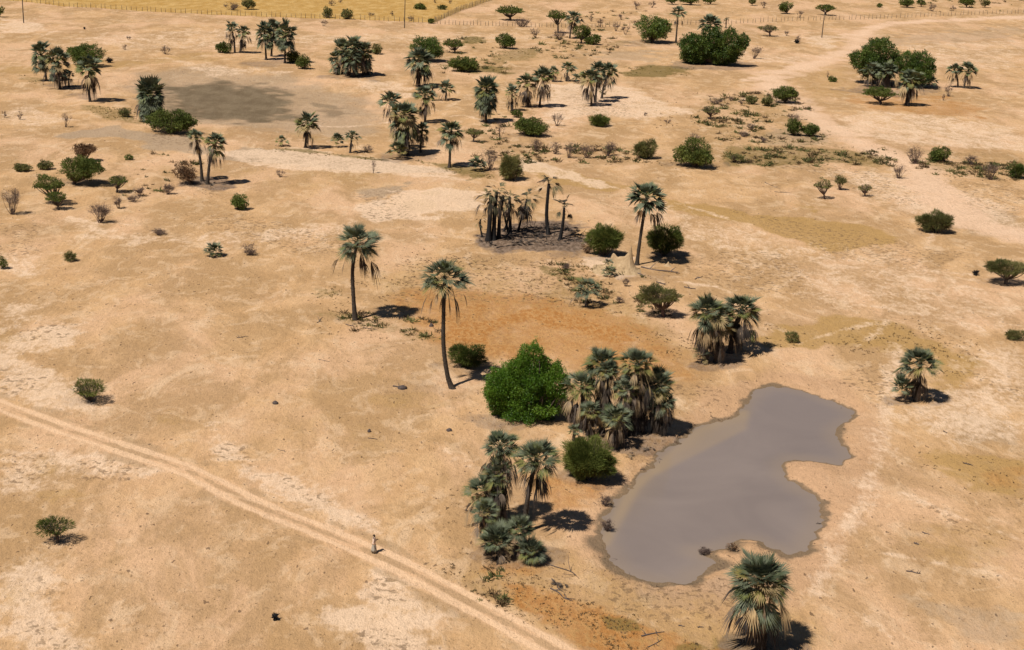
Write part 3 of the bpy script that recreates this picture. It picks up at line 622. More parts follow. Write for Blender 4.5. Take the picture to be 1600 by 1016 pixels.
# ---------------------------------------------------------------- bushes and trees
def bush(sd, box, label, mat='thorn', base=None, group=None, name='thorn_bush', cat='bush', dens=1.0, flat=0, clump=None, twiggy=0, feather=0, leaf=None, bare=False, lumps=None, tone0=0):
    rs = np.random.RandomState(sd)
    x0, y0, x1, y1 = box; cx = (x0+x1)/2; cy = (y0+y1)/2
    # own frame
    py = base[1] if base else y1
    for _ in range(3):
        s = scale_at(py); vf = vfac(cy); hf = hfac(cy)
        a = (x1-x0)/2/s; H2 = (y1-y0)/2/s
        bb = H2*H2-(a*.8*hf)**2
        b = math.sqrt(bb)/vf if bb > (.25*a*vf)**2 else .27*a
        if not base: py = cy+s*b*vf*1.0
    bx = base[0] if base else cx-.03*(py-cy)
    X, Y, Z = unproj(bx, py); s = F_PX/((Y*CP)+(CAM_H-Z)*SP)
    cp_ = at_plane(cx, cy, Y); zc = max(cp_[2]-Z, b*.9); ox = cp_[0]-X
    root = thing(name, label, cat, (X, Y, Z-.04), 0, group)
    sr = s*.64
    Ll = leaf or max(.14, 1.15/sr); Wl = Ll*(.22 if feather else .42)
    aa, ab = a*.97, a*.80
    nc = clump or int(np.clip(a*a*9, 9, 60)); cr = .42*a/(nc**.28)
    # clump centres
    cc = []
    while len(cc) < nc:
        p = rs.uniform(-1, 1, 3); r = np.linalg.norm(p)
        if r > 1 or r < .35: continue
        if flat and p[2] < -.25: continue
        cc.append(p)
    cc = np.array(cc); cc[:, 2] = np.where(cc[:, 2] < 0, cc[:, 2]*(.5 if flat else .85), cc[:, 2])
    ctr = np.array([ox, 0, zc]); sc3 = np.array([max(aa-cr*.7, .1), max(ab-cr*.7, .1), max(b-cr*.45, b*.5)])
    Cc = ctr+cc*sc3
    if lumps is not None:
        Cc = []
        for (lx0, ly0, lx1, ly1) in lumps:
            la = (lx1-lx0)/2/s; lz = (py-(ly0+ly1)/2)/(s*vf); lb = max((ly1-ly0)/2/s/vf*.75, .2)
            k = int(nc*la*lb/(a*b)*1.1)+4
            p = rs.normal(size=(k, 3)); p /= np.linalg.norm(p, axis=1)[:, None]; p *= rs.uniform(.4, 1, (k, 1))
            Cc.append(np.array([((lx0+lx1)/2-bx)/s, rs.uniform(-.15, .15)*a, lz])+p*np.array([la-cr*.5, max(la*.8-cr*.5, .2), max(lb-cr*.4, .15)]))
        Cc = np.vstack(Cc); nc = len(Cc)
    Cc[:, 2] = np.maximum(Cc[:, 2], cr*.35)
    crad = cr*rs.uniform(.65, 1.25, nc)
    if not bare:
        B = Buf(); Ll = leaf or max(.15, 1.45/sr); Wl = Ll*(.26 if feather else .5)
        if lumps is None:
            EL = [(ctr, np.array([aa, ab, b]))]
            if not flat:
                for _ in range(3 if a > .9 else 1):
                    q = rs.uniform(-1, 1, 3)*np.array([.5, .4, .3]); EL.append((ctr+q*np.array([aa*1.25, ab, b*.7])-[0, 0, b*.15], np.array([aa, ab, b])*rs.uniform(.45, .65)))
            EL[0] = (EL[0][0], EL[0][1]*np.array([1.0, 1.0, .9]))
        else:
            EL = []
            for (lx0, ly0, lx1, ly1) in lumps:
                cq = at_plane((lx0+lx1)/2, (ly0+ly1)/2, Y)-np.array([X, Y, Z]); la = (lx1-lx0)/2/s; lb = max(math.sqrt(max(((ly1-ly0)/2/s)**2-(la*.75*hf)**2, 0))/vf, .3*la)
                cq[1] = rs.uniform(-.12, .12)*a; EL.append((cq, np.array([la, la*.85, lb])))
        P_ = []; D_ = []; T_ = []
        for (ce, re) in EL:
            area = 2*math.pi*re[0]*(re[0]*.45+re[2]*.75)
            nl = int(np.clip(area/(Ll*Wl*.5)*(1.9 if not feather else 1.5)*dens*(1.45 if lumps is not None else 1), 90, 40000))
            u = rs.normal(size=(nl, 3)); u /= np.linalg.norm(u, axis=1)[:, None]
            K = int(np.clip(re[0]*(9 if not feather else 7), 9, 46)); ck = rs.normal(size=(K, 3)); ck /= np.linalg.norm(ck, axis=1)[:, None]
            wk = 1.25/math.sqrt(K); am = rs.uniform(.45, 1.0, K); ct = rs.uniform(-.26, .26, K)
            d2 = ((u[:, None, :]-ck[None])**2).sum(2); g = am*np.exp(-d2/(wk*wk)); bi = g.argmax(1); g = g.max(1)
            r = (.56 if feather else .64)+(.54 if feather else .48)*g-np.abs(rs.normal(0, .07, nl))+(rs.uniform(size=nl) < .15)*rs.uniform(0, .16, nl); ins = rs.uniform(size=nl) < .22; r = np.where(ins, rs.uniform(.3, .85, nl), r)
            keep = ins | (g > rs.uniform(.02, (.16 if lumps is not None else .34) if dens > .75 else .55, nl)); u, r, bi = u[keep], r[keep], bi[keep]
            q = u*r[:, None]*re
            if flat: q[:, 2] = np.where(q[:, 2] < 0, q[:, 2]*.35, q[:, 2])
            p = ce+q; p[:, 2] = np.maximum(p[:, 2], .03); nn_ = len(p)
            up_ = np.array([0, 0, .5 if feather else .25])
            P_.append(p); D_.append(u*(1.0 if feather else .6)+up_+rs.normal(size=(nn_, 3))*(.3 if feather else .6)); T_.append(.5+tone0+ct[bi]+rs.normal(0, .15, nn_))
        p = np.vstack(P_); d = np.vstack(D_); t_ = np.clip(np.concatenate(T_), 0, 1); nl = len(p)
        B.diamonds(p, d, Ll*rs.uniform(.6, 1.5 if not feather else 3.2, nl), Wl*rs.uniform(.7, 1.3, nl), t_, rs, droop=.1)
        B.obj('crown', M[mat], root)
    # stems and limbs
    B = Buf(); ns = 1 if (flat or name.endswith('tree')) else rs.randint(3, 6)
    tr = float(np.clip(.055*a+.02, .03, .45))
    if ns == 1: tr *= 1.3
    fork = np.array([ox*.25, 0, max((zc-b)*.75, .12*zc)])
    if ns == 1: B.tube(spline(np.array([[0, 0, -.1], fork*.5+rs.uniform(-.06, .06, 3)*a*.5, fork]), 3), np.linspace(tr*1.25, tr*.9, 7), 6, .5)
    pick = rs.permutation(nc)[:min(nc, 26 if not bare else 20)]
    for q, i in enumerate(pick):
        st = fork if ns == 1 else np.array([rs.uniform(-.12, .12)*a, rs.uniform(-.12, .12)*a, -.03])
        e = Cc[i]; m_ = st*.45+e*.55+np.array([0, 0, -.10*(e[2]-st[2])])+rs.uniform(-.07, .07, 3)*a
        m_[2] = max(m_[2], .03)
        r1 = tr*rs.uniform(.3, .55)
        B.tube(spline(np.array([st, m_, e]), 3), np.linspace(r1, max(r1*.25, .004), 7), 4, rs.uniform(.3, .7), cap=False)
        if bare or twiggy:
            kk = int((16 if bare else 6)*(1.0 if sr > 6 else .6)*(twiggy or 1))
            for _ in range(kk):
                f = rs.uniform(.45, 1); s0 = m_*(1-f)+e*f
                u = rs.normal(size=3); u[2] = abs(u[2])*.6; u /= np.linalg.norm(u)
                e1 = s0+u*a*rs.uniform(.2, .42)
                if e1[2] < .03: e1[2] = .03
                lim = (e1-ctr)/np.array([aa*1.05, ab*1.05, b*1.1]); ll = np.linalg.norm(lim)
                if ll > 1: e1 = ctr+(e1-ctr)/ll
                B.tube(np.array([s0, (s0+e1)/2+rs.uniform(-.04, .04, 3)*a, e1]), [max(.012, .1/sr), max(.009, .075/sr), max(.005, .04/sr)], 3, rs.uniform(.2, .9), cap=False)
                nn = 4 if bare else 2
                f2 = rs.uniform(.3, 1, nn)[:, None]; s2 = s0+(e1-s0)*f2
                dd = u+rs.normal(size=(nn, 3))*.8
                B.diamonds(s2, dd, a*rs.uniform(.10, .24, nn), max(.022, .16/sr), rs.uniform(.2, 1, nn), rs)
    if bare:
        kk = int(np.clip(a*b*sr*sr*2.6, 60, 1400)); u = rs.normal(size=(kk, 3)); u /= np.linalg.norm(u, axis=1)[:, None]; u[:, 2] = np.abs(u[:, 2])*rs.choice([1, 1, -.4], kk)
        p = ctr+u*rs.uniform(.45, .98, kk)[:, None]*np.array([aa, ab, b]); p[:, 2] = np.maximum(p[:, 2], .04)
        B.diamonds(p, u+[0, 0, .5]+rs.normal(size=(kk, 3))*.5, rs.uniform(.10, .32, kk)*max(a, .6), max(.02, .22/sr), rs.uniform(.2, 1, kk), rs)
    B.obj('branches' if (bare or ns > 1) else 'trunk', M['twig' if bare or mat == 'olive' and twiggy else 'wood'], root, False)
    return root
def dry(sd, box, label, base=None, group=None, name='bare_shrub', cat='shrub', **k):
    return bush(sd, box, label, 'olive', base, group, name, cat, bare=True, flat=k.pop('flat', 0), clump=k.pop('clump', 16), **k)
# ---------------------------------------------------------------- palms: (seed, crown box, trunk foot, leaves, skirt m, yellowing, label, options)
G1 = 'palms round the dry pan'; G2 = 'palms by the muddy pond'; G3 = 'palms on the sandy rise'; G4 = 'palms by the dark trees on the right'
def pp(*a, **k):
    a = list(a); lab = a[6]; k.setdefault('group', a[7] if len(a) > 7 else None); palm(*a[:6], lab, **k)
# far left, beside the dry pan
pp(101, (47,57,79,103), (73,127), 34, 1.2, .3, 'leftmost fan palm of the upper left clump, dark trunk leaning left', G1, full=1.5)
pp(102, (69,68,110,112), (94,139), 36, 2.2, .5, 'fan palm with tan hanging skirt, second from left in the upper left clump', G1, full=1.3)
pp(103, (117,84,163,120), (141,159), 36, 2.2, .5, 'fan palm with drooping tan skirt standing before a green bush at upper left', G1, mid=[(139,140)])
pp(104, (99,108,118,122), (108,136), 14, .4, .4, 'short dark young palm in the shade between two upper left palms', G1)
pp(105, (213,112,257,172), (232,190), 60, .5, .1, 'stout column shaped blue-green palm at the left edge of the dark pan', G1, full=2.0)
pp(106, (351,31,373,54), (367,83), 24, 2.2, .4, 'left one of two slim palms above the dry pan', G1)
pp(107, (368,35,393,62), (375,83), 26, 2.4, .4, 'right one of two slim palms above the dry pan', G1)
pp(108, (399,30,428,66), (416,94), 34, .8, .2, 'left palm of the dense three-palm clump above the dry pan', G1, full=1.4)
pp(109, (412,25,444,64), (424,88), 34, .8, .2, 'middle palm of the dense three-palm clump above the dry pan', G1, full=1.3)
pp(110, (430,27,463,72), (445,99), 40, .8, .2, 'right palm of the dense three-palm clump above the dry pan', G1, full=1.5)
# big ball-like clump
for i, (c, b_, l) in enumerate([((513,72,540,108), (533,116), 'leftmost outer palm of the big round palm clump'), ((520,54,552,98), (545,118), 'left upper palm of the big round palm clump'),
    ((536,50,570,92), (558,120), 'topmost palm in the middle of the big round palm clump'), ((552,56,584,98), (567,119), 'right upper palm of the big round palm clump'),
    ((534,70,566,104), (552,121), 'front middle palm of the big round palm clump'), ((560,76,585,110), (574,116), 'rightmost low palm of the big round palm clump')]):
    pp(120+i, c, b_, 34, 1.8, .25, l, 'palms of the big round clump', full=1.3)
# centre top
pp(130, (633,70,680,108), (653,136), 44, 1.2, .2, 'tall grey-green palm standing before a round dark tree, top centre', G1, full=1.2)
pp(131, (645,132,683,160), (664,193), 32, 2.0, .4, 'palm with a thin double trunk right of the big yellowing palm', G1)
pp(132, (683,123,712,148), (697,157), 24, .6, .3, 'small palm on the sand just right of the double trunk palm', G1)
pp(133, (668,128,684,140), (676,158), 12, .6, .2, 'small dark palm crown half hidden behind the double trunk palm', G1)
pp(134, (590,140,630,170), (626,236), 28, 1.0, .4, 'palm leaning out to the left of the yellowing clump', G1, mid=[(626,200)])
pp(135, (606,152,656,200), (637,243), 50, 4.0, .95, 'big palm with yellow-green lower leaves in the middle of its clump', G1, full=1.5)
pp(136, (648,186,672,214), (657,238), 30, 1.8, .4, 'short palm on the right side of the yellowing clump', G1, full=1.4)
pp(137, (604,214,637,250), (622,249), 26, .0, .5, 'low trunkless palm at the left foot of the yellowing clump', G1, stemless=True, low=-.1)
pp(138, (684,184,726,220), (702,262), 40, 1.0, .3, 'single palm right of the yellowing clump with a clean trunk', G1, full=1.2)
pp(139, (460,172,501,208), (477,231), 36, .9, .7, 'single short palm on the near bank of the dry pan', G1, full=1.1)
pp(140, (429,208,452,228), (440,228), 14, .5, .8, 'ragged dwarf palm left of the single palm on the near bank', G1)
pp(141, (516,205,540,230), (528,230), 24, 0, .3, 'stemless bushy palm beside a small palm on the near bank', G1, stemless=True, low=-.1)
pp(142, (538,201,563,222), (547,239), 22, .4, .3, 'small palm with a bare stem right of the stemless bushy palm', G1)
pp(143, (740,111,781,160), (759,192), 52, 2.6, .2, 'stout column shaped palm with long tan skirt, upper centre', G1, full=1.8)
pp(144, (730,243,762,268), (746,267), 24, 0, 0, 'blue-grey stemless palm beside the brown shrubs, upper centre', G1, stemless=True, low=-.1)
# sandy rise
pp(150, (788,128,812,158), (800,174), 26, 2.0, .7, 'leftmost yellowing palm on the sandy rise', G3)
pp(151, (806,112,840,142), (825,168), 34, 2.6, .8, 'yellowing palm with thick tan skirt, second from left on the sandy rise', G3)
pp(152, (832,99,868,134), (843,167), 38, 2.6, .6, 'largest palm on the sandy rise with a drooping tan skirt', G3)
pp(153, (855,99,874,120), (864,128), 20, .6, .3, 'small palm peeping out behind the largest palm on the rise', G3)
pp(154, (875,94,901,114), (885,127), 26, .6, .1, 'short dark-trunked palm between the two groups on the rise', G3)
pp(155, (890,113,912,130), (901,130), 14, 0, .1, 'stemless blue-green palm at the foot of the short dark-trunked palm', G3, stemless=True, low=-.1)
pp(156, (905,103,940,134), (924,166), 34, 1.8, .5, 'left palm of the right hand group on the rise', G3)
pp(157, (920,93,950,120), (930,160), 34, 1.8, .3, 'middle palm of the right hand group on the rise', G3, full=1.2)
pp(158, (938,94,966,124), (940,154), 32, 2.0, .3, 'right palm of the right hand group on the rise', G3, full=1.2)
pp(159, (934,135,950,152), (942,153), 10, 0, .7, 'small yellowish young palm under the right hand group on the rise', G3, stemless=True)
# top right
pp(160, (1046,11,1074,27), (1056,67), 24, .3, 0, 'tall slender palm between two round dark trees at the top', 'palms among the trees at the top')
pp(161, (1091,20,1129,50), (1106,98), 44, .4, 0, 'pale blue palm rising out of the big dark tree', 'palms among the trees at the top')
pp(162, (1130,25,1140,34), (1134,44), 12, .2, .2, 'tiny far palm near the fence behind the big dark tree', 'palms among the trees at the top')
pp(163, (881,15,912,38), (890,60), 28, .5, .1, 'dark palm tangled with grey-green trees near the top fence', 'palms among the trees at the top')
pp(164, (1346,94,1378,122), (1362,136), 32, 1.0, 0, 'left blue-grey palm in front of the wide dark tree', G4)
pp(165, (1370,92,1406,122), (1388,137), 34, 1.2, .1, 'second blue-grey palm in front of the wide dark tree', G4)
pp(166, (1404,106,1443,136), (1415,165), 40, 2.4, .2, 'palm with pale hanging skirt in front of the wide dark tree, standing nearest', G4, full=1.1)
pp(167, (1442,116,1468,138), (1456,139), 22, 0, 0, 'low stemless palm at the right foot of the wide dark tree', G4, stemless=True, low=-.1)
pp(168, (1478,96,1504,118), (1497,137), 26, .8, .1, 'left palm of the pair standing right of the wide dark tree', G4)
pp(169, (1497,94,1530,120), (1506,138), 32, .8, .1, 'right palm of the pair standing right of the wide dark tree', G4)
# left-middle pair, partly dry
pp(170, (291,200,321,222), (316,283), 26, 1.4, .9, 'left palm of the ragged pair with brown drooping leaves', 'ragged pair of palms', mid=[(313,250)])
pp(171, (318,205,354,234), (324,288), 34, 1.8, .9, 'right palm of the ragged pair with brown drooping leaves', 'ragged pair of palms', mid=[(328,250)], full=1.2)
# tall lone palms
pp(172, (521,347,595,402), (555,500), 44, .5, .25, 'tall lone palm with straight slim trunk and shadow on bare sand', 'tall lone palms', mid=[(552,460),(551,420)], low=-.6)
pp(173, (656,403,734,452), (707,607), 42, .4, .2, 'tallest lone palm, dark trunk curving at the foot', 'tall lone palms', mid=[(699,585),(693,540),(693,490)], low=-.4)
pp(174, (979,277,1042,330), (995,414), 38, .4, 0, 'tall pale crowned palm leaning right beside the termite mound', 'tall lone palms', mid=[(1000,375)], low=-.6)
# dwarf ones in the open
pp(175, (319,376,350,402), (334,400), 40, 0, 0, 'trunkless dwarf palm alone on the sand, left of centre', stemless=True, low=-.25, name='dwarf_palm', cat='palm')
pp(176, (893,432,943,466), (916,480), 24, .3, .1, 'young palm with a dark short stem below the termite mound', None, name='dwarf_palm')
pp(177, (940,401,960,422), (950,428), 14, 0, .8, 'yellow-green young palm growing on the skirt of the termite mound', None, stemless=True, name='dwarf_palm')
pp(178, (938,416,966,432), (952,432), 18, 0, .1, 'dark low palm clump just under the termite mound', None, stemless=True, low=-.2, name='dwarf_palm')
# pair above pond
pp(180, (1074,456,1138,508), (1102,567), 50, 2.2, .75, 'left palm of the shaggy pair with brown skirt above the pond', 'shaggy pair above the pond', full=1.2, skw=.95, trunk_r=.34)
pp(181, (1128,456,1192,504), (1140,551), 50, 2.0, .5, 'right palm of the shaggy pair with brown skirt above the pond', 'shaggy pair above the pond', full=1.1, trunk_r=.34)
pp(182, (1080,535,1112,567), (1095,567), 16, 0, .9, 'low shoots of dead and yellowing palm leaves at the foot of the shaggy pair', 'shaggy pair above the pond', stemless=True)
# right of pond
pp(183, (1404,543,1474,586), (1431,627), 46, 1.0, .1, 'palm with spreading blue-green crown right of the pond', G2)
pp(184, (1391,580,1427,626), (1408,628), 34, 0, .1, 'stemless palm clump at the left foot of the palm right of the pond', G2, stemless=True, low=-.1)
# clump on the pond's left shore
pp(190, (910,538,972,590), (948,665), 50, 3.4, .3, 'upper left palm of the shaggy clump on the pond shore', G2, full=1.15, skw=.95)
pp(191, (965,541,1026,588), (990,678), 50, 6.0, .7, 'upper right palm of the pond shore clump with the longest grey skirt', G2, full=1.15, skw=1.0)
pp(192, (1000,566,1056,630), (1022,676), 50, 2.4, .4, 'rightmost palm of the pond shore clump, crown facing the water', G2, full=1.3, skw=.9)
pp(193, (879,578,940,620), (910,668), 40, 3.0, .5, 'left palm of the pond shore clump with pale tan skirt, touching the bright tree', G2, skw=1.1)
pp(194, (934,630,990,668), (962,700), 36, 1.6, .4, 'short palm in front of the pond shore clump', G2, skw=.8)
pp(195, (884,660,912,685), (897,690), 16, .3, .1, 'small grey-blue palm tip behind the round thorn bush by the pond', G2)
pp(196, (985,575,1025,620), (1004,672), 36, 3.6, .2, 'dark palm in the middle of the pond shore clump, half hidden', G2, skw=.9)
for i_, (c_, b_, n_, l_) in enumerate([((932,556,968,596), (940,676), 34, 'inner left palm of the pond shore clump, between the left and upper left ones'), ((955,585,1000,625), (975,684), 36, 'low middle palm of the pond shore clump under the two upper crowns'),
    ((1018,604,1058,645), (1034,679), 34, 'lowest right palm of the pond shore clump, its fronds over the bank'), ((905,622,940,655), (920,683), 26, 'short palm between the bright tree and the small front palm of the clump')]):
    pp(230+i_, c_, b_, n_, 2.0, .35, l_, G2, skw=.9)
pp(236, (1098,486,1150,528), (1118,566), 36, 1.6, .8, 'lower middle palm closing the gap of the shaggy pair', 'shaggy pair above the pond', skw=1.0)
pp(237, (1105,470,1150,505), (1122,556), 36, 1.6, .4, 'rear middle palm of the shaggy pair, mostly hidden', 'shaggy pair above the pond', skw=1.0)
# lower clump
pp(238, (735,776,780,815), (765,850), 34, 1.0, .2, 'low palm at the far left of the lower clump above the stemless ones', G2)
pp(239, (790,800,838,846), (812,868), 36, .6, .1, 'shaded stemless palm in the middle of the lower clump', G2, stemless=True, low=-.2)
pp(200, (750,673,812,716), (786,818), 42, 4.2, .4, 'upper left palm of the lower clump with curling tan skirt', G2, skw=1.0, mid=[(785,760)])
pp(201, (802,682,876,738), (820,832), 50, 1.0, .3, 'leaning palm with bare dark trunk and wide crown in the lower clump', G2, mid=[(822,795),(829,755)], skw=1.1, trunk_r=.24)
pp(202, (725,738,790,785), (772,822), 38, 2.4, .3, 'lower left palm of the lower clump leaning outward', G2, skw=.9)
pp(203, (746,812,806,872), (776,872), 52, .5, .2, 'low green stemless palm at the front left of the lower clump', G2, stemless=True, low=-.15)
pp(204, (804,834,856,880), (828,878), 40, 0, .2, 'low spiky stemless palm at the front right of the lower clump', G2, stemless=True, low=-.15)
pp(205, (752,712,804,764), (779,826), 44, 2.5, .2, 'shaded middle palm of the lower clump behind the others', G2, skw=.9)
# bottom right
pp(206, (1138,860,1238,936), (1190,1014), 70, 2.6, .4, 'big single palm at the bottom edge with a long grey skirt', G2, full=1.2, skw=1.05, trunk_r=.3)
# burnt grove
bl = 'burnt palms in the scorched grove'
for i, (c, b_, md, n_, l) in enumerate([
    ((745,284,790,322), (763,376), [(766,330)], 22, 'left tall burnt palm with twin black trunk in the scorched grove'),
    ((757,276,795,318), (771,375), [(773,330)], 18, 'burnt palm with pale streaked black trunk, second from left in the grove'),
    ((738,330,764,352), (754,371), [(750,352)], 9, 'thin small burnt palm at the far left of the scorched grove'),
    ((776,288,816,326), (797,366), [(797,345)], 22, 'burnt palm with brown skirt in the middle of the grove'),
    ((770,308,800,336), (795,364), [(790,345)], 14, 'small leaning burnt palm behind the middle of the grove'),
    ((801,286,846,330), (809,362), [(815,340)], 26, 'burnt palm leaning right with yellow-brown curled leaves'),
    ((835,266,880,302), (857,366), [(854,335)], 24, 'tallest burnt palm, its crown still partly green'),
    ((857,298,906,344), (875,374), [(880,345)], 16, 'rightmost burnt palm with thin curling leaf stalks'),
    ((774,292,800,318), (779,373), [(781,335)], 8, 'bare black trunk just right of the twin burnt palms'), ((783,310,806,334), (787,362), [(793,345)], 8, 'thin black stem leaning right among the burnt palms, with few leaves')]):
    pp(210+i, c, b_, n_, .9 if i in (0, 1, 3, 5) else 0, 0, l, bl, burnt=True, mid=md, trunk_r=[.26, .24, .1, .2, .14, .14, .22, .18, .2, .12][i], name='burnt_palm')

# ---------------------------------------------------------------- broad trees
T1 = 'large dark broadleaf trees'
bush(300, (755,533,893,664), 'bright green dome-shaped tree in the middle, beside the palms by the pond', 'bright', (836,655), None, 'leafy_tree', 'tree', dens=1.15, clump=150, leaf=.16,
     lumps=[(751,568,842,656), (802,531,858,606), (832,556,897,656), (768,590,882,668), (776,550,878,640), (756,590,800,655)])
bush(301, (636,53,697,96), 'round dark tree behind the tall grey-green palm, top centre', 'broad', (668,96), T1, 'leafy_tree', 'tree', dens=1.1, clump=50, tone0=.15)
bush(302, (986,17,1051,68), 'rounded olive-green tree at the top, left of the slender palm', 'broad', (1020,67), T1, 'leafy_tree', 'tree', dens=1.1, clump=50, tone0=.2)
bush(303, (1057,38,1170,103), 'big dark tree at the top with a pale palm rising out of it', 'broad', (1113,101), T1, 'leafy_tree', 'tree', dens=1.2, clump=90,
     lumps=[(1057,50,1115,98), (1085,38,1135,95), (1115,40,1163,98), (1148,50,1172,80), (1062,68,1110,104), (1095,66,1160,106)])
bush(304, (1323,57,1406,112), 'left half of the wide dark tree pair, taller domed crown', 'broad', (1375,132), T1, 'leafy_tree', 'tree', dens=1.1, clump=80,
     lumps=[(1342,57,1408,108), (1323,74,1375,110), (1340,85,1405,130)], tone0=.1)
bush(305, (1392,76,1466,130), 'right half of the wide dark tree pair, lower crown over palms', 'broad', (1432,136), T1, 'leafy_tree', 'tree', dens=1.1, clump=70, tone0=.05,
     lumps=[(1392,78,1440,118), (1418,76,1464,125), (1400,95,1466,136)])
bush(306, (108,66,163,104), 'bright green bush behind the upper left palms', 'fresh', (140,104), None, 'green_bush', 'bush', dens=1.2, clump=30, tone0=-.25)

# ---------------------------------------------------------------- thorn bushes and small acacias
def TB(sd, box, lab, base=None, mat='thorn', **k): bush(sd, box, lab, mat, base, k.pop('group', 'green thorn bushes'), **k)
TB(400, (872,673,967,752), 'round feathery thorn bush between the two palm clumps by the pond', None, feather=1, dens=1.3, tone0=.12)
TB(401, (912,345,976,400), 'round green thorn bush left of the termite mound', None, feather=1, tone0=.05)
TB(402, (1007,343,1070,400), 'dark round thorn bush right of the tall palm by the termite mound', None, feather=1, tone0=-.1)
TB(403, (699,532,763,574), 'dark low thorn bush between the tallest palm and the bright tree', None, feather=1, tone0=-.15, dens=.8)
TB(404, (110,589,170,628), 'small flat-topped acacia alone above the dirt road at left', (142,628), name='acacia_tree', cat='tree', flat=1, twiggy=1, feather=1, dens=.55, tone0=.25, group='lone small acacias at left')
TB(405, (58,804,114,836), 'small spiky acacia alone at lower left, below the dirt road', (90,848), name='acacia_tree', cat='tree', twiggy=1, feather=1, dens=.42, group='lone small acacias at left')
TB(406, (230,167,308,209), 'wide dark acacia in front of the column palm by the dark pan', (270,209), name='acacia_tree', cat='tree', dens=1.1, tone0=-.1)
TB(407, (1053,210,1120,262), 'largest round green thorn bush in the upper right scrub', None, dens=1.2, tone0=.1)
TB(408, (993,215,1030,248), 'olive thorn bush left of the largest round scrub bush', (1011,248), mat='olive', feather=1, dens=.9)
TB(409, (800,180,859,212), 'dark green bush just below the palms on the sandy rise', None, dens=1.1)
TB(410, (798,170,818,184), 'small green bush tucked behind the dark bush under the rise', None)
TB(411, (918,178,956,197), 'small flat green bush on the pale sand right of the rise', (937,197), feather=1, dens=.8)
TB(412, (778,238,820,282), 'yellow-green bush beside the brown shrubs, above the burnt grove', None, mat='olive', feather=1, tone0=.1)
TB(413, (1204,131,1251,157), 'dark acacia beside the bend of the sand track', (1227,161), name='acacia_tree', cat='tree', dens=1.1)
TB(414, (1225,180,1257,212), 'left dark bush of the touching pair in the scrub by the track', None)
TB(415, (1251,190,1283,214), 'right dark bush of the touching pair in the scrub by the track', None, tone0=-.1)
TB(416, (1343,134,1406,158), 'flat-topped acacia in front of the wide dark tree pair', (1375,163), name='acacia_tree', cat='tree', flat=1, dens=1.2)
TB(417, (1450,225,1489,253), 'round green bush next to brown shrubs at the right', None)
TB(418, (1432,327,1492,364), 'olive green thorn bush alone on pale sand at the right', None, mat='olive', feather=1, dens=.9, tone0=-.1)
TB(419, (1535,404,1612,436), 'wide flat thorn tree at the right edge with a dark shadow', (1572,444), name='acacia_tree', cat='tree', flat=1, mat='olive', feather=1, dens=1, tone0=-.05)
TB(420, (1270,276,1302,303), 'small acacia with visible stems at the right, left one of two', (1288,311), name='acacia_tree', cat='tree', flat=1, twiggy=1, dens=.7, mat='olive')
TB(421, (1300,272,1325,290), 'small olive bush close behind the small acacia at the right', (1313,297), mat='olive', twiggy=1, dens=.6)
TB(422, (1338,286,1366,302), 'tiny umbrella acacia right of the small acacia', (1351,307), name='acacia_tree', cat='tree', flat=1, twiggy=1, dens=.6, mat='olive')
TB(423, (1571,513,1606,532), 'low olive bush cut by the right edge of the photo', None, mat='olive', feather=1, dens=.6)
TB(424, (90,238,158,284), 'largest green thorn tree in the left scrub', (115,288), dens=1.1, name='acacia_tree', cat='tree')
TB(425, (48,270,104,306), 'dark green thorn tree left of and below the largest one', (88,320), name='acacia_tree', cat='tree', flat=1)
TB(426, (68,298,106,320), 'lower green acacia crown tucked under the dark thorn tree at left', (92,328), name='acacia_tree', cat='tree', flat=1)
TB(427, (167,273,201,293), 'small umbrella acacia right of the largest thorn tree at left', (183,301), name='acacia_tree', cat='tree', flat=1, twiggy=1, dens=.8)
TB(428, (360,301,391,328), 'single yellow-green round bush on open sand at left', None, mat='fresh', dens=1.1)
TB(429, (20,255,47,268), 'low green shrub at the left, outermost of two', None, mat='olive')
TB(430, (58,250,84,265), 'low green shrub beside the largest thorn tree at left', None, mat='olive')
TB(431, (97,394,118,408), 'tiny green tufted shrub alone on the sand at left', None, mat='olive', feather=1, dens=.7)
TB(432, (-6,398,12,420), 'green shrub cut by the left edge of the photo', None)
TB(433, (445,75,470,98), 'left green bush at the foot of the three-palm clump', None)
TB(434, (462,84,488,108), 'right green bush at the foot of the three-palm clump', None, tone0=-.05)
TB(435, (336,64,363,83), 'dark bush at the foot of the two slim palms', None, tone0=-.1)
TB(436, (578,67,597,85), 'small olive bush right of the big round palm clump', None, mat='olive')
TB(437, (692,60,726,78), 'flat-topped acacia between the round dark tree and green ground cover', (711,83), name='acacia_tree', cat='tree', flat=1, dens=1.1)
TB(438, (699,86,752,112), 'wide dark bush on olive grass, top centre', None, dens=1.1)
TB(439, (771,51,807,74), 'dark flat bush right of the green ground cover, top centre', (789,76), dens=1.1)
TB(440, (772,8,820,26), 'flat green acacia crown near the corner of the fence', (797,32), name='acacia_tree', cat='tree', flat=1, dens=1.1)
TB(441, (853,14,888,36), 'grey-green acacia left of the tangled dark palm', (872,52), name='acacia_tree', cat='tree', mat='thorn', flat=1)
TB(442, (893,38,925,62), 'green acacia right of the tangled dark palm', (908,68), name='acacia_tree', cat='tree')
TB(443, (914,52,940,70), 'low grey-green bush right of the green acacia near the top fence', None)
TB(444, (1215,0,1241,20), 'green tree left of the umbrella acacia, beyond the top fence', (1230,22), name='acacia_tree', cat='tree')
TB(445, (1272,6,1308,19), 'umbrella acacia just beyond the fence above the short pole', (1290,24), name='acacia_tree', cat='tree', flat=1, dens=1.2)
TB(446, (1402,-4,1431,10), 'left green tree of the cut-off row at the top right', (1418,12), name='acacia_tree', cat='tree')
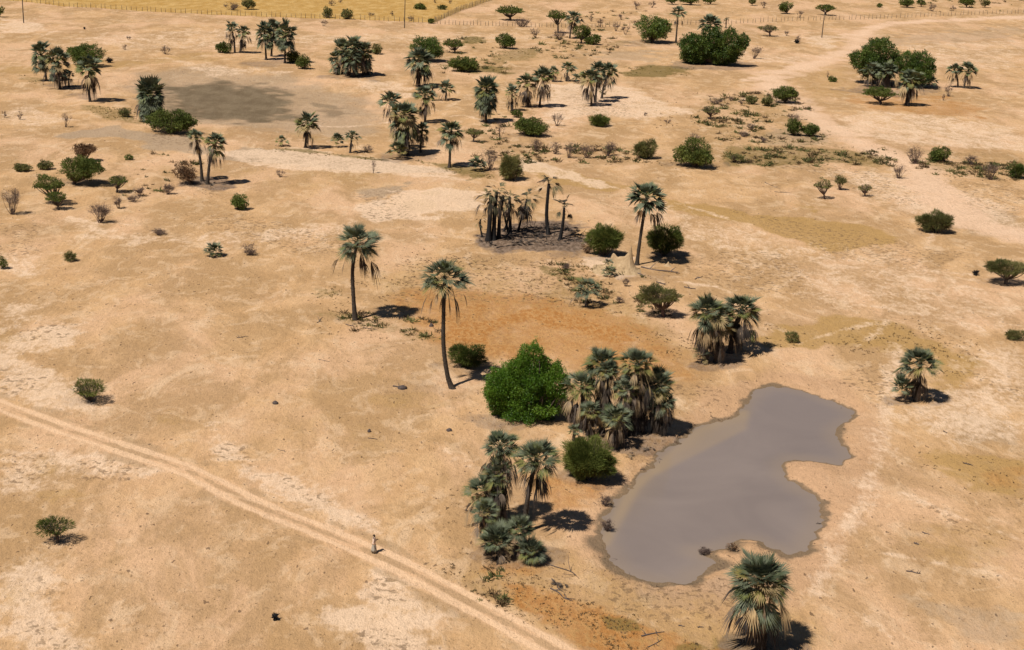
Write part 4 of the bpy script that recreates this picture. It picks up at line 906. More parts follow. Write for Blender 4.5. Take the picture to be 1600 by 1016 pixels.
TB(447, (1432,-2,1446,9), 'small green tree of the cut-off row at the top right', (1440,11), name='acacia_tree', cat='tree')
TB(448, (1496,-5,1524,9), 'middle green tree of the cut-off row at the top right', (1510,12), name='acacia_tree', cat='tree')
TB(449, (1530,-3,1548,10), 'grey-green tree of the cut-off row at the top right, rightmost', (1539,12), name='acacia_tree', cat='tree', mat='olive')
TB(450, (1370,5,1379,12), 'tiny green bush beyond the fence at the top right', None)
TB(451, (1038,-6,1060,4), 'left dark tree cut off by the top edge', (1050,7), name='acacia_tree', cat='tree')
TB(452, (1062,-8,1095,5), 'middle dark tree cut off by the top edge', (1080,8), name='acacia_tree', cat='tree')
TB(453, (1096,-6,1122,4), 'right dark tree cut off by the top edge', (1110,7), name='acacia_tree', cat='tree')
TB(454, (1168,-3,1183,6), 'small grey-green tree near the top edge, left of two', (1175,9), name='acacia_tree', cat='tree', mat='olive')
TB(455, (1575,253,1604,279), 'blue-green agave-like bush cut by the right edge', None, feather=1, tone0=-.2)
TB(456, (1293,118,1308,128), 'tiny green shrub on the sand left of the wide dark tree pair', None)
TB(457, (1092,165,1128,180), 'thin flat acacia in the pale scrub left of the track', (1110,186), name='acacia_tree', cat='tree', flat=1, twiggy=1, mat='olive', dens=.7)
TB(458, (1165,147,1185,163), 'upper green shrub of the pale scrub, near the dark acacia', None, mat='olive')
TB(459, (1190,147,1208,166), 'green shrub just left of the dark acacia by the track', None, mat='olive')
TB(460, (1134,240,1166,250), 'low thorn shrub right of the largest round scrub bush', (1148,254), mat='olive', twiggy=1, dens=.7)
TB(461, (740,200,756,222), 'dark shrub with leaves, hidden', None) if False else TB(461, (727,200,756,214), 'small dark umbrella acacia right of the clean-trunked palm', (740,222), name='acacia_tree', cat='tree', flat=1, mat='olive')
TB(462, (647,5,667,15), 'flat green bush in the yellow field near the tall pole', None, mat='thorn')
TB(463, (668,29,680,37), 'small green bush at the corner of the fences', None)
TB(464, (682,8,698,15), 'low green bush in the yellow field near the diagonal fence', None, mat='olive')
TB(465, (377,-4,397,12), 'grey-green tree in the yellow field at the top left', (387,15), name='acacia_tree', cat='tree', mat='olive')
TB(466, (533,13,552,30), 'grey-green shrub just above the fence, right one of two', None, mat='olive')
TB(467, (504,10,519,28), 'grey-green shrub just above the fence, left one of two', None, mat='olive')
TB(468, (-6,10,6,22), 'dark tree cut by the left edge at the top', (0,27), name='acacia_tree', cat='tree')
TB(469, (785,60,800,72), 'small', None) if False else None
TB(470, (194,241,208,250), 'tiny yellow-green shrub above the left scrub', None, mat='fresh', tone0=-.2)
TB(471, (185,166,206,183), 'olive brown shrub under the upper left palms', None, mat='olive', twiggy=1, dens=.7)
TB(472, (1355,250,1362,256), 'x', None) if False else None
TB(473, (1182,39,1219,50), 'thin flat acacia row right of the big dark tree', (1203,57), name='acacia_tree', cat='tree', flat=1, twiggy=1, mat='olive', dens=.7)

# acacia whose crown is half green, half brown
bush(480, (992,443,1065,482), 'umbrella acacia with a half brown crown below the termite mound', 'olive', (1037,495), None, 'acacia_tree', 'tree', flat=1, feather=1, dens=1.0, twiggy=1, tone0=-.05)
bush(481, (268,250,309,284), 'russet dry shrub at the foot of the ragged pair of palms', 'russet', (300,288), None, 'dry_shrub', 'shrub', dens=.7, twiggy=1)
bush(482, (113,222,150,244), 'russet-olive shrub just behind the largest thorn tree at left', 'russet', (132,252), None, 'dry_shrub', 'shrub', dens=.8, twiggy=1)
bush(483, (907,378,930,396), 'dead brown shrub between the burnt grove and the thorn bush', 'russet', None, None, 'dry_shrub', 'shrub', dens=.3, twiggy=1)

# ---------------------------------------------------------------- leafless grey shrubs
DG = 'leafless grey-brown shrubs'
for i, (bx, base, lab) in enumerate([
 ((0,293,33,320), (19,335), 'bare grey shrub near the left edge, below the green thorn trees'),
 ((135,318,178,338), (157,348), 'bare flat-topped shrub with shadow, largest in the left scrub'),
 ((173,303,194,322), (186,326), 'thin bare shrub just right of and behind the flat-topped bare one'),
 ((208,290,228,303), (217,307), 'small bare shrub right of the small umbrella acacia at left'),
 ((252,287,277,300), (262,304), 'small bare shrub midway between left scrub and ragged palms'),
 ((376,379,404,399), None, 'low grey-brown shrub right of the trunkless dwarf palm'),
 ((95,175,113,190), (103,199), 'bare shrub on the sandy bank at the upper left'),
 ((249,70,268,82), (259,85), 'small dark bare tree on the sand above the dry pan'),
 ((190,68,200,78), None, 'tiny dry shrub left of the small dark bare tree'),
 ((197,56,205,62), None, 'tiny dark dry shrub high on the sand at the upper left'),
 ((2,173,12,184), None, 'tiny grey shrub at the left edge of the sandy bank'),
 ((24,171,37,187), None, 'small upright dry shrub near the left edge of the bank'),
 ((772,188,791,206), (781,217), 'bare brown shrub right of the small dark umbrella acacia'),
 ((748,230,780,262), (765,266), 'large bare brown shrub beside the yellow-green bush'),
 ((860,176,883,190), (870,197), 'bare shrub just right of the dark bush under the rise'),
 ((824,216,852,230), (837,237), 'first bare shrub from the left in the row of five'),
 ((857,221,879,235), (868,241), 'second bare shrub from the left in the row of five'),
 ((879,219,904,240), (888,247), 'third bare shrub from the left in the row of five'),
 ((904,223,934,240), (916,247), 'fourth bare shrub from the left in the row of five'),
 ((939,220,970,236), (949,244), 'rightmost bare shrub in the row of five'),
 ((1072,206,1098,224), (1086,232), 'bare brown shrub peeking over the largest round scrub bush'),
 ((562,225,584,238), None, 'low bare shrub on the near bank right of the small palms'),
 ((1392,256,1420,272), (1404,279), 'bare shrub standing beside the sand track at the right'),
 ((1412,228,1446,250), (1430,256), 'dense bare shrub left of the round green bush at the right'),
 ((1530,254,1566,270), (1547,281), 'bare umbrella-shaped tree near the right edge'),
 ((1503,240,1530,258), None, 'low bare shrub right of the round green bush at the right'),
 ((1172,71,1196,84), (1178,92), 'bare spreading tree right of the big dark tree'),
 ((1224,46,1235,56), None, 'tiny bare shrub left of the short pole, upper one'),
 ((1241,52,1254,66), None, 'tiny bare shrub left of the short pole, lower one'),
 ((825,42,845,56), (837,60), 'round bare tree below the fence, left of the tangled palm'),
 ((862,45,887,60), (875,63), 'bare tree in front of the tangled dark palm'),
 ((800,28,831,42), None, 'wide brown shrub below the flat green acacia near the fence corner'),
 ((955,32,971,44), (962,49), 'bare small tree left of the rounded olive tree, first of two'),
 ((970,37,986,50), (977,54), 'bare small tree left of the rounded olive tree, second of two'),
 ((930,28,946,40), (938,43), 'bare small tree at the fence right of the green acacia'),
 ((919,23,929,34), None, 'tiny shrub beyond the fence behind the green acacia'),
 ((964,20,978,28), (971,31), 'small flat shrub beyond the fence left of the olive tree'),
 ((986,1,1003,12), (994,15), 'bare tree at the top edge, left of two small ones'),
 ((1012,0,1027,9), (1019,12), 'bare tree at the top edge, right of two small ones'),
 ((499,30,513,38), (505,41), 'bare shrub below the fence of the yellow field'),
 ((349,4,376,16), None, 'wide brown bare shrub in the yellow field at the top left'),
 ((608,16,617,25), None, 'tiny bare shrub just above the fence of the yellow field'),
 ((635,22,649,33), None, 'bare shrub at the fence right of the tall pole'),
 ((574,19,586,25), None, 'low brown shrub in the yellow field near the fence'),
 ((512,0,526,9), None, 'faint bare shrub at the top edge of the yellow field, left'),
 ((528,-3,536,5), None, 'faint bare shrub at the top edge of the yellow field, right'),
 ((675,-3,684,5), None, 'dark small shrub at the top edge of the yellow field'),
 ((700,-3,707,6), None, 'thin shrub at the top edge near the diagonal fence'),
 ((1243,16,1257,24), (1249,28), 'bare tree right of the green tree beyond the top fence'),
 ((1186,2,1201,10), (1194,13), 'bare tree left of the green tree beyond the top fence'),
 ((1473,130,1492,146), (1482,151), 'bare shrub at the foot of the pair of palms at the right'),
 ((1470,145,1478,157), None, 'thin dry stem below the pair of palms at the right'),
 ((1483,8,1496,17), None, 'small brown shrub at the fence in the top right row'),
 ((1448,5,1466,16), (1457,18), 'thin bare shrub at the top right row, left of the brown one'),
 ((1229,176,1255,192), None, 'bare brown shrub above the touching pair of dark bushes'),
 ((1104,152,1131,163), None, 'long low bare shrub at the upper edge of the pale scrub'),
 ((1152,152,1166,165), None, 'low bare shrub in the pale scrub, left of the green one'),
 ((1135,150,1148,158), None, 'small bare shrub in the middle of the upper pale scrub'),
 ((1164,192,1184,203), None, 'low bare shrub in the centre of the pale scrub'),
 ((1150,205,1175,214), None, 'flat dark shrub at the lower edge of the pale scrub'),
 ((1182,213,1202,223), None, 'low dark shrub left of the touching pair of bushes'),
 ((1004,174,1013,181), None, 'tiny brown shrub left of the pale scrub'),
 ((1037,184,1050,193), None, 'tiny grey shrub at the left end of the pale scrub'),
 ((1290,110,1296,121), None, 'thin upright dry shrub beside the tiny green shrub'),
 ((578,247,590,262), (583,271), 'small leafless tree alone on the pale bank'),
 ((430,264,448,277), None, 'small dark dry shrub on sand left of the leafless tree'),
 ((960,462,978,474), None, 'brown dry shrub left of the half brown acacia'),
 ((970,434,986,448), None, 'small brown shrub between the mound and the half brown acacia'),
 ((875,410,895,422), None, 'grey dry shrub left of the mound among olive grass'),
 ((1395,255,1397,257), None, '')]):
    if lab: dry(500+i, bx, lab, base, DG, clump=int(np.clip((bx[2]-bx[0])*.6, 8, 20)))
bush(590, (232,357,262,368), 'low dark mat of dry twigs on the sand, left of the dwarf palm', 'olive', None, None, 'twig_heap', 'twigs', bare=True, clump=12)
bush(591, (196,304,220,316), 'low heap of dark twigs below the small bare shrub at left', 'olive', None, None, 'twig_heap', 'twigs', bare=True, clump=10)
bush(592, (1225,518,1248,535), 'pale blue-grey grassy tussock on ochre grass above the pond', 'olive', None, None, 'tussock', 'tussock', feather=1, dens=.9, tone0=.1)
bush(593, (936,808,962,832), 'drowned bare bush at the left edge of the pond', 'olive', None, None, 'drowned_shrub', 'shrub', bare=True, clump=16)
bush(594, (1088,854,1114,867), 'tangle of dark twigs at the lower bay of the pond', 'olive', None, None, 'drowned_shrub', 'shrub', bare=True, clump=14)
bush(595, (1132,846,1154,862), 'small brown scrub at the pond edge above the bottom palm', 'russet', None, None, 'shore_shrub', 'shrub', dens=.35, twiggy=1)
bush(596, (935,772,960,792), 'dark dry brush where the round thorn bush shadow meets the pond', 'olive', None, None, 'shore_shrub', 'shrub', bare=True, clump=14)
# ---------------------------------------------------------------- termite mound
def mound():
    X, Y, Z = unproj(972, 424); s = scale_at(420)
    o = Buf(); N = 110
    gx, gy = np.meshgrid(np.linspace(-4.6, 3.2, N), np.linspace(-2.4, 3.6, N))
    bump = lambda cx, cy, r, h, p=2: h*np.exp(-(((gx-cx)**2+(gy-cy)**2)/r**2)**(p/2))
    h = bump(-1.7, .3, 2.3, .7)+bump(.5, .3, 1.5, 1.25)+bump(.95, .4, .62, 1.5, 1.6)+bump(1.15, .45, .26, 1.3, 1.6)+bump(-1.35, .8, .55, 1.5, 1.7)+bump(-.4, .55, .7, .6)
    h += (fbm(gx*3+5, gy*3, 5, 4)-.5)*.28*np.clip(h*1.6, 0, 1)+(fbm(gx*9+5, gy*9, 6, 2)-.5)*.10*np.clip(h*1.6, 0, 1)
    e = np.minimum(np.minimum(gx+4.6, 3.2-gx), np.minimum(gy+2.4, 3.6-gy)); h = h*smooth(e/.8)-.10
    gz = h+height((gx+X).ravel(), (gy+Y).ravel()).reshape(gx.shape)-Z
    i = np.arange(N*N).reshape(N, N); Q = np.stack([i[:-1, :-1], i[:-1, 1:], i[1:, 1:], i[1:, :-1]], -1).reshape(-1, 4)
    o.add(np.stack([gx.ravel(), gy.ravel(), gz.ravel()], 1), Q, None, np.clip(.5+(fbm(gx*2, gy*2, 8, 3).ravel()-.5)*.8, 0, 1))
    m = o.obj('termite_mound', M['mound'], None, True); m.location = (X, Y, Z)
    tag(m, 'pale clay termite mound with two spires beside the leaning tall palm', 'termite mound')
mound()
def small_mound():
    X, Y, Z = unproj(1043, 416); B = Buf(); N = 24
    gx, gy = np.meshgrid(np.linspace(-.8, .8, N), np.linspace(-.5, .5, N)); r = np.sqrt((gx/.8)**2+(gy/.5)**2)
    h = .5*np.exp(-(r*1.7)**2)+.35*np.exp(-((gx-.1)**2+gy**2)/.02)+(fbm(gx*5, gy*5, 4)-.5)*.1*(r < 1)-.1
    i = np.arange(N*N).reshape(N, N); Q = np.stack([i[:-1, :-1], i[:-1, 1:], i[1:, 1:], i[1:, :-1]], -1).reshape(-1, 4)
    B.add(np.stack([gx.ravel(), gy.ravel(), h.ravel()], 1), Q, None, .6); m = B.obj('clay_heap', M['mound'], None, True); m.location = (X, Y, Z)
    tag(m, 'small pale clay heap in the shadow right of the tall leaning palm', 'clay heap')
small_mound()

# ---------------------------------------------------------------- logs, sticks, debris one can point at
def log(sd, x0, y0, x1, y1, r, label, branches=2, name='fallen_log', cat='log', mat='log', group='fallen wood', lift=.0):
    rs = np.random.RandomState(sd); A = np.array(unproj(x0, y0)); E = np.array(unproj(x1, y1)); L = np.linalg.norm(E-A)
    root = Buf(); m = (A+E)/2
    P = spline(np.array([A, A*.65+E*.35+rs.uniform(-.06, .06, 3)*L*np.array([1, 1, .3])+[0, 0, lift], A*.3+E*.7+rs.uniform(-.08, .08, 3)*L*np.array([1, 1, .3])+[0, 0, lift], E]), 4)-m
    P[:, 2] += r*.7
    root.tube(P, np.linspace(r, r*.35, len(P)), 6, .5)
    for _ in range(branches):
        k = rs.randint(2, len(P)-2); d = rs.normal(size=3); d[2] = abs(d[2])*.6; d /= np.linalg.norm(d)
        q = P[k]+d*L*rs.uniform(.15, .4); q[2] = max(q[2], r*.4)
        root.tube(np.array([P[k], (P[k]+q)/2+rs.uniform(-.05, .05, 3)*L*.5, q]), [r*.6, r*.4, r*.15], 5, rs.uniform(.3, .8))
    o = root.obj(name, M[mat], None, True); o.location = m; tag(o, label, cat, group)
for i, a in enumerate([
 (1002,418,1062,428,.13,'long fallen palm trunk lying right of the termite mound'), (986,424,1006,432,.12,'short dark log just under the foot of the leaning tall palm'),
 (1026,441,1040,446,.09,'short curved log right of the mound, above the half brown acacia'), (1069,449,1087,452,.10,'small dark log alone on sand left of the shaggy palm pair'),
 (1086,437,1098,432,.08,'forked stick on bare sand, uppermost right of the mound logs'), (1416,893,1438,897,.07,'tapering dead palm frond lying on the sand at the lower right'),
 (1030,718,1052,728,.07,'pale branch lying at the pond edge under the palm shadows'), (1000,735,1050,722,.05,'thin branch sticking into the pond from the left shore'),
 (1092,676,1112,680,.05,'branch half sunk in the pond below the upper left shore'), (1028,842,1050,852,.05,'forked twig sticking out of the water in the lower pond'),
 (1275,820,1283,819,.09,'dark stick on the right shore of the pond'), (860,920,895,940,.07,'pile of forked dead branches below the lower palm clump, left'),
 (862,905,880,925,.05,'curved dead branch above the forked branch pile'), (1002,995,1038,988,.07,'forked dead branch at the bottom edge, left of the bottom palm'),
 (1012,1012,1034,1000,.05,'thin dead branch tips at the bottom edge'), (838,870,905,905,.05,'long thin fallen branch running from the lower clump to the right'),
 (614,604,630,606,.09,'flat pale log on the sand left of the tallest palm'), (575,685,590,687,.05,'thin stick on the open sand in the middle'),
 (434,702,446,707,.04,'short thin stick on the sand above the pale band'), (370,528,388,526,.05,'small curved stick on the open sand, left of centre'),
 (498,562,516,566,.04,'thin stick left of the tall lone palm foot'), (1474,674,1480,677,.06,'small stick on pale sand right of the pond'),
 (1505,724,1520,728,.07,'dark stick in the ochre patch at the right'), (1441,832,1452,836,.06,'short stick on the sand at the lower right, upper one'),
 (1060,978,1070,979,.06,'short stick below the pond, left of the bottom palm'), (1090,981,1098,980,.06,'second short stick below the pond, nearer the bottom palm'),
 (1428,849,1436,852,.08,'dark short stick of the lower right pair'), (820,372,905,366,.10,'long charred trunk lying across the scorched ground'),
 (776,388,812,382,.09,'charred fallen palm with dead fan leaves at the left of the grove'), (880,372,912,366,.09,'charred log at the right end of the scorched ground'),
 (800,362,850,352,.07,'charred branch behind the middle of the scorched grove'), (845,350,900,356,.06,'thin charred branch behind the tallest burnt palm'),
 (540,507,556,512,.06,'dark twig pile left of the tall lone palm foot'), (567,512,590,516,.05,'thin dead branches right of the tall lone palm foot'),
 (495,505,505,496,.05,'small forked twig far left of the tall lone palm foot'), (1150,257,1185,252,.05,'flat dry branch in the olive scrub'),
 (1195,285,1220,296,.05,'long thin dead branch on open sand, right of the round scrub bush'), (1210,300,1237,302,.05,'thin dead branch below the other on open sand'),
 (1300,640,1318,642,.05,'thin stick on the sand right of the pond'), (960,868,985,900,.03,'thin dark twig line along the lower left shore')]):
    ch = 'charred' in a[5]
    log(700+i, *a, branches=1 if a[4] < .05 else 3, name='charred_log' if ch else ('fallen_log' if a[4] > .075 else 'fallen_branch'), cat='log' if a[4] > .075 else 'branch', mat='charred' if ch else 'log',
        group='charred fallen wood' if ch else 'fallen wood')
# dead fans on the scorched ground
def ground_fans(sd, px, py, n, label, r=.9, tone=.5):
    rs = np.random.RandomState(sd); X, Y, Z = unproj(px, py); B = Buf()
    for i in range(n):
        h = np.array([rs.uniform(-.6, .6)*r, rs.uniform(-.5, .5)*r, rs.uniform(.05, .25)])
        fan(B, h, rs.uniform(0, 6.28), rs.uniform(-.05, .5), r*.4, r*rs.uniform(.5, .9), 9, rs.uniform(.4, 1.2), rs, np.clip(tone+rs.uniform(-.4, .3), 0, 1), droop=.3, closed=.8)
    o = B.obj('fallen_fronds', M['dead'], None); o.location = (X, Y, Z); tag(o, label, 'palm leaves', 'fallen palm leaves')
for i, a in enumerate([(812,381,14,'spread of grey fallen fan leaves in front of the burnt palms',1.3,.25), (790,372,9,'dark fallen leaves between the left burnt trunks',1,.1),
    (838,370,12,'fallen leaves between middle and tallest burnt palm',1.2,.15), (890,364,12,'fallen tan leaves at the right end of the scorched ground',1.2,.3), (905,376,8,'grey fallen leaves at the outer right rim of the scorched ground',.9,.3),
    (865,357,9,'dark fallen leaves behind the tallest burnt palm',1,.12), (775,384,7,'fallen leaves at the foot of the left tall burnt palm',.9,.2),
    (874,913,8,'grey fallen palm leaves below the lower palm clump',.6,.3), (735,798,4,'single dead palm leaf left of the lower palm clump',.5,.4), (1012,703,6,'dead leaves under the pond shore clump, near water',.7,.6),
    (985,716,5,'dead leaves on the pale bank beside the round thorn bush',.6,.6), (328,288,7,'dry fallen leaves under the ragged pair of palms',1,.25)]):
    ground_fans(800+i, *a)
# small things
def clod(sd, px, py, w_px, h_px, label, name, cat, mat='charred', rough=.25):
    rs = np.random.RandomState(sd); X, Y, Z = unproj(px, py); s = scale_at(py); a = w_px/2/s; hgt = h_px/s/vfac(py)
    B = Buf(); n = 12; m_ = 8
    th = np.linspace(0, 2*np.pi, n, endpoint=False); V = []
    for j in range(m_):
        f = j/(m_-1); r = a*math.sin(math.pi*(.5+.5*f)*.98)**.6*(1+rough*(rs.uniform(-1, 1, n))); V.append(np.stack([r*np.cos(th), r*np.sin(th)*.9, np.full(n, f*hgt)*(1+rough*rs.uniform(-.5, .5, n))-.03], 1))
    V = np.vstack(V+[np.array([[0, 0, hgt]])]); i = np.arange(m_-1)[:, None]*n; j = np.arange(n)[None]; k = (j+1) % n
    B.add(V, np.stack([i+j, i+k, i+n+k, i+n+j], -1).reshape(-1, 4), np.stack([(m_-1)*n+np.arange(n), (m_-1)*n+(np.arange(n)+1) % n, np.full(n, m_*n)], 1), .4)
    o = B.obj(name, M[mat]); o.location = (X, Y, Z); return tag(o, label, cat)
def stump(sd, px, py, w, h, label):
    rs = np.random.RandomState(sd); X, Y, Z = unproj(px, py); s = scale_at(py); a = w/2/s; hg = h/s/vfac(py)
    root = thing('burnt_stump', label, 'stump', (X, Y, Z))
    B = Buf(); B.tube(np.array([[0, 0, -.05], [0, 0, hg*.35], [.03, 0, hg*.6]]), [a*.6, a*.45, a*.3], 8, .3); 
    for _ in range(7):
        u = rs.normal(size=3); u[2] = abs(u[2]); u /= np.linalg.norm(u); B.tube(np.array([[0, 0, hg*.3], u*a*.6+[0, 0, hg*.35], u*a*1.0+[0, 0, hg*.4]]), [a*.3, a*.18, .02], 5, .3)
    B.obj('trunk', M['charred'], root); B = Buf(); k = 60
    u = rs.normal(size=(k, 3)); u[:, 2] = abs(u[:, 2]); u /= np.linalg.norm(u, axis=1)[:, None]
    B.diamonds(u*a*.3+[0, 0, hg*.3], u, a*rs.uniform(.3, 1.3, k), a*.3, rs.uniform(0, .5, k), rs); B.obj('shoots', M['charred'], root)
stump(850, 430, 969, 12, 16, 'small black burnt stump alone on the sand at the bottom left')
stump(851, 1524, 430, 11, 9, 'small black stump left of the wide thorn tree at the right edge')
stump(852, 171, 98, 10, 7, 'small dark stump right of the bright green bush, upper left')
stump(853, 132, 46, 4, 4, 'tiny dark stump high on the sand below the left pole')
stump(854, 1245, 68, 10, 6, 'dark low stump left of the short pole')
for i, (x, y, w_, h_, l) in enumerate([(629,607,14,5,'flat brown rock on the sand left of the tallest palm'), (674,510,7,5,'small dark rock on the rusty soil between the tall lone palms'),
    (577,675,6,5,'small brown rock on open sand above the thin stick'), (430,631,9,5,'small dark rock on the open sand, left of centre'), (702,673,10,4,'dark flat rock below the foot of the tallest palm')]):
    clod(870+i, x, y, w_, h_, l, 'rock', 'rock', 'log')

# ---------------------------------------------------------------- poles and fences
def pole(sd, px, py, top_m, label):
    X, Y, Z = unproj(px, py); root = thing('utility_pole', label, 'pole', (X, Y, Z), 0, 'utility poles'); s = scale_at(py)
    B = Buf(); B.tube(np.array([[0, 0, -.3], [0.02, 0, top_m*.5], [0.08, 0, top_m]]), [.17, .14, .11], 8, .35); B.obj('shaft', M['post'], root, True)
    B = Buf(); B.tube(np.array([[.08, 0, top_m], [.08, 0, top_m+.3]]), [.05, .07], 6, .5); B.obj('insulator', M['wire'], root)
pole(1, 37, 36, 12, 'wooden utility pole at the upper left, cut by the top edge')
pole(2, 632, 44, 12, 'wooden utility pole in front of the yellow field')
pole(3, 1284, 59, 9.4, 'short wooden utility pole below the umbrella acacia at the upper right')
def fence(pts, step_px, hgt, label, sd):
    rs = np.random.RandomState(sd); w0 = [np.array(unproj(*p)) for p in pts]
    # resample by picture distance
    P = []; 
    for i in range(len(pts)-1):
        d = math.hypot(pts[i+1][0]-pts[i][0], pts[i+1][1]-pts[i][1]); k = max(1, int(round(d/step_px)))
        for j in range(k): P.append(w0[i]+(w0[i+1]-w0[i])*((j+rs.uniform(-.22, .22)*(j > 0))/k))
    P.append(w0[-1]); O = P[len(P)//2].copy(); root = thing('post_fence', label, 'fence', O, 0, 'wooden post fences')
    tops = []
    for q in P[:100]:
        z = float(height(np.array([q[0]]), np.array([q[1]]))[0]); h = hgt*rs.uniform(.75, 1.2); ln = rs.uniform(-.08, .08, 2)*h
        b0 = np.array([q[0], q[1], z])-O; B = Buf()
        B.tube(np.array([b0-[0, 0, .2], b0+[ln[0]*.5, ln[1]*.5, h*.5], b0+[ln[0], ln[1], h]]), [.085, .075, .05], 5, rs.uniform(.2, .8)); B.obj('post', M['post'], root)
        tops.append((b0, ln, h))
    for f in (.45, .82):
        B = Buf(); B.tube(np.array([b+[ln[0]*f, ln[1]*f, hgt*f] for b, ln, h in tops]), .014, 3, .5); B.obj('wire', M['wire'], root)
fence([(-40,-6),(50,4),(100,11),(150,12.8),(205,16.2),(252,19),(315,22.2),(362,24.2),(400,25.4),(500,29.2),(570,31.3),(676,36.5)], 7.6, 1.55, 'long post fence along the near edge of the yellow field', 11)
fence([(678,36),(700,26),(725,15.5),(750,6.5),(765,1.2),(792,-10)], 1.35, 1.9, 'dense diagonal post fence on the right side of the yellow field', 12)
fence([(683,37.5),(712,39),(775,40.5),(830,42.5),(930,43),(975,41)], 6, 1.5, 'short post fence behind the tangled palm and trees at the top', 13)
fence([(984,40.5),(1060,39),(1150,37),(1200,34.5),(1300,31.5),(1375,29.5),(1450,26),(1530,23),(1610,20.5)], 6.35, 1.7, 'long leaning post fence at the upper right beyond the short pole', 14)

# ---------------------------------------------------------------- ground cover: uncountable tufts and litter
def scatter(name, mat, regions, hgt, wid, blades, sd, tones=(.1, .9), flatness=.6):
    rs = np.random.RandomState(sd); B = Buf()
    for pts, count in regions:
        P = np.array(pts, float); x0, y0 = P.min(0); x1, y1 = P.max(0)
        cx = rs.uniform(x0, x1, count*3); cy = rs.uniform(y0, y1, count*3)
        ok = sdist(cx, cy, P) < 0; cx = cx[ok][:count]; cy = cy[ok][:count]
        if not len(cx): continue
        wx, wy = unproj0(cx, cy); wz = height(wx, wy)
        k = fbm(wx/3.0, wy/3.0, 77, 2) > .46; wx, wy, wz, cy = wx[k], wy[k], wz[k], cy[k]
        dp = sdist(wx, wy, POND); k = dp > .15; wx, wy, wz, cy = wx[k], wy[k], wz[k], cy[k]
        n = len(wx); sz = rs.uniform(.5, 1.5, n)**1.5*np.clip(14/np.maximum(scale_at(cy), 3), .8, 2.0)**.5
        C0 = np.repeat(np.stack([wx, wy, wz], 1), blades, 0); s3 = np.repeat(sz, blades)
        jit = rs.normal(size=(n*blades, 3))*np.array([1, 1, 0])*hgt*.35*s3[:, None]
        D = rs.normal(size=(n*blades, 3)); D[:, 2] = np.abs(D[:, 2])*flatness+.15
        B.diamonds(C0+jit, D, hgt*s3*rs.uniform(.6, 1.3, n*blades), wid*s3, np.repeat(rs.uniform(*tones, n), blades), rs)
    o = B.obj(name, M[mat]); o['kind'] = 'stuff'; return o
ALL = [(0,60),(1600,60),(1600,1016),(0,1016)]
OLV = [([(967,104),(1085,104),(1085,119),(967,119)], 260), ([(680,100),(800,103),(800,115),(690,113)], 200), ([(720,58),(760,58),(760,69),(722,68)], 120), ([(755,92),(790,76),(850,76),(845,92)], 200),
       ([(430,232),(600,248),(600,252),(430,238)], 160), ([(640,250),(772,264),(772,280),(700,270)], 200), ([(1120,226),(1400,232),(1400,260),(1130,258)], 900), ([(1130,195),(1300,205),(1290,228),(1140,224)], 300),
       ([(1430,252),(1600,256),(1590,272),(1440,266)], 220), ([(130,163),(210,172),(235,195),(150,182)], 160), ([(30,118),(85,120),(80,134),(40,130)], 80), ([(835,405),(940,418),(940,446),(870,436)], 220),
       ([(550,485),(600,498),(680,528),(650,534),(520,505)], 150), ([(490,445),(540,450),(530,470),(490,465)], 40), ([(1080,150),(1240,150),(1240,200),(1090,195)], 420), ([(855,70),(960,60),(970,75),(870,78)], 160)]
scatter('grass', 'grass', OLV, .16, .05, 7, 31, (.0, 1))
scatter('dry_tufts', 'tuft', [([(620,400),(740,405),(900,400),(1010,470),(1110,560),(1050,560),(900,480),(700,450)], 900), ([(1190,505),(1430,498),(1520,555),(1500,610),(1440,560),(1200,545)], 620),
       ([(700,860),(800,880),(960,960),(1130,1016),(880,1016),(780,950),(690,900)], 520), ([(700,760),(760,780),(760,900),(690,900)], 90), ([(860,960),(1000,960),(1100,1016),(900,1016)], 160),
       ([(1410,690),(1600,700),(1600,800),(1480,790)], 90), ([(560,400),(700,380),(760,400),(640,470),(540,470)], 260), ([(760,230),(1140,240),(1140,262),(760,255)], 260), ([(990,130),(1240,150),(1240,240),(1000,200)], 380),
       ([(480,440),(600,500),(640,540),(500,520)], 160), ([(1290,500),(1530,530),(1530,600),(1500,560)], 120), ([(1420,250),(1600,255),(1600,290),(1450,275)], 160), ([(900,430),(1060,430),(1060,500),(920,495)], 120)], .12, .045, 7, 32, (.1, .75))
scatter('ground_litter', 'tuft', [(ALL, 9500), ([(0,250),(700,300),(700,700),(0,560)], 900), ([(1100,320),(1600,330),(1600,560),(1200,500)], 500), ([(740,280),(700,1016),(1150,1016),(900,860),(700,760)], 150)], .055, .03, 4, 33, (.0, .6), .3)
scatter('shore_litter', 'twig', [([(930,760),(960,760),(965,900),(1070,915),(1120,880),(1110,860),(1200,855),(1200,875),(1120,890),(1080,925),(950,905),(925,840)], 500), ([(1000,690),(1060,680),(1050,740),(960,760),(985,720)], 120),
       ([(850,880),(960,900),(1000,1010),(900,960)], 160), ([(560,500),(740,600),(760,660),(600,620)], 110), ([(745,375),(925,375),(915,395),(770,395)], 260), ([(770,350),(915,345),(915,375),(760,378)], 260)], .16, .02, 4, 34, (.0, .6), .2)
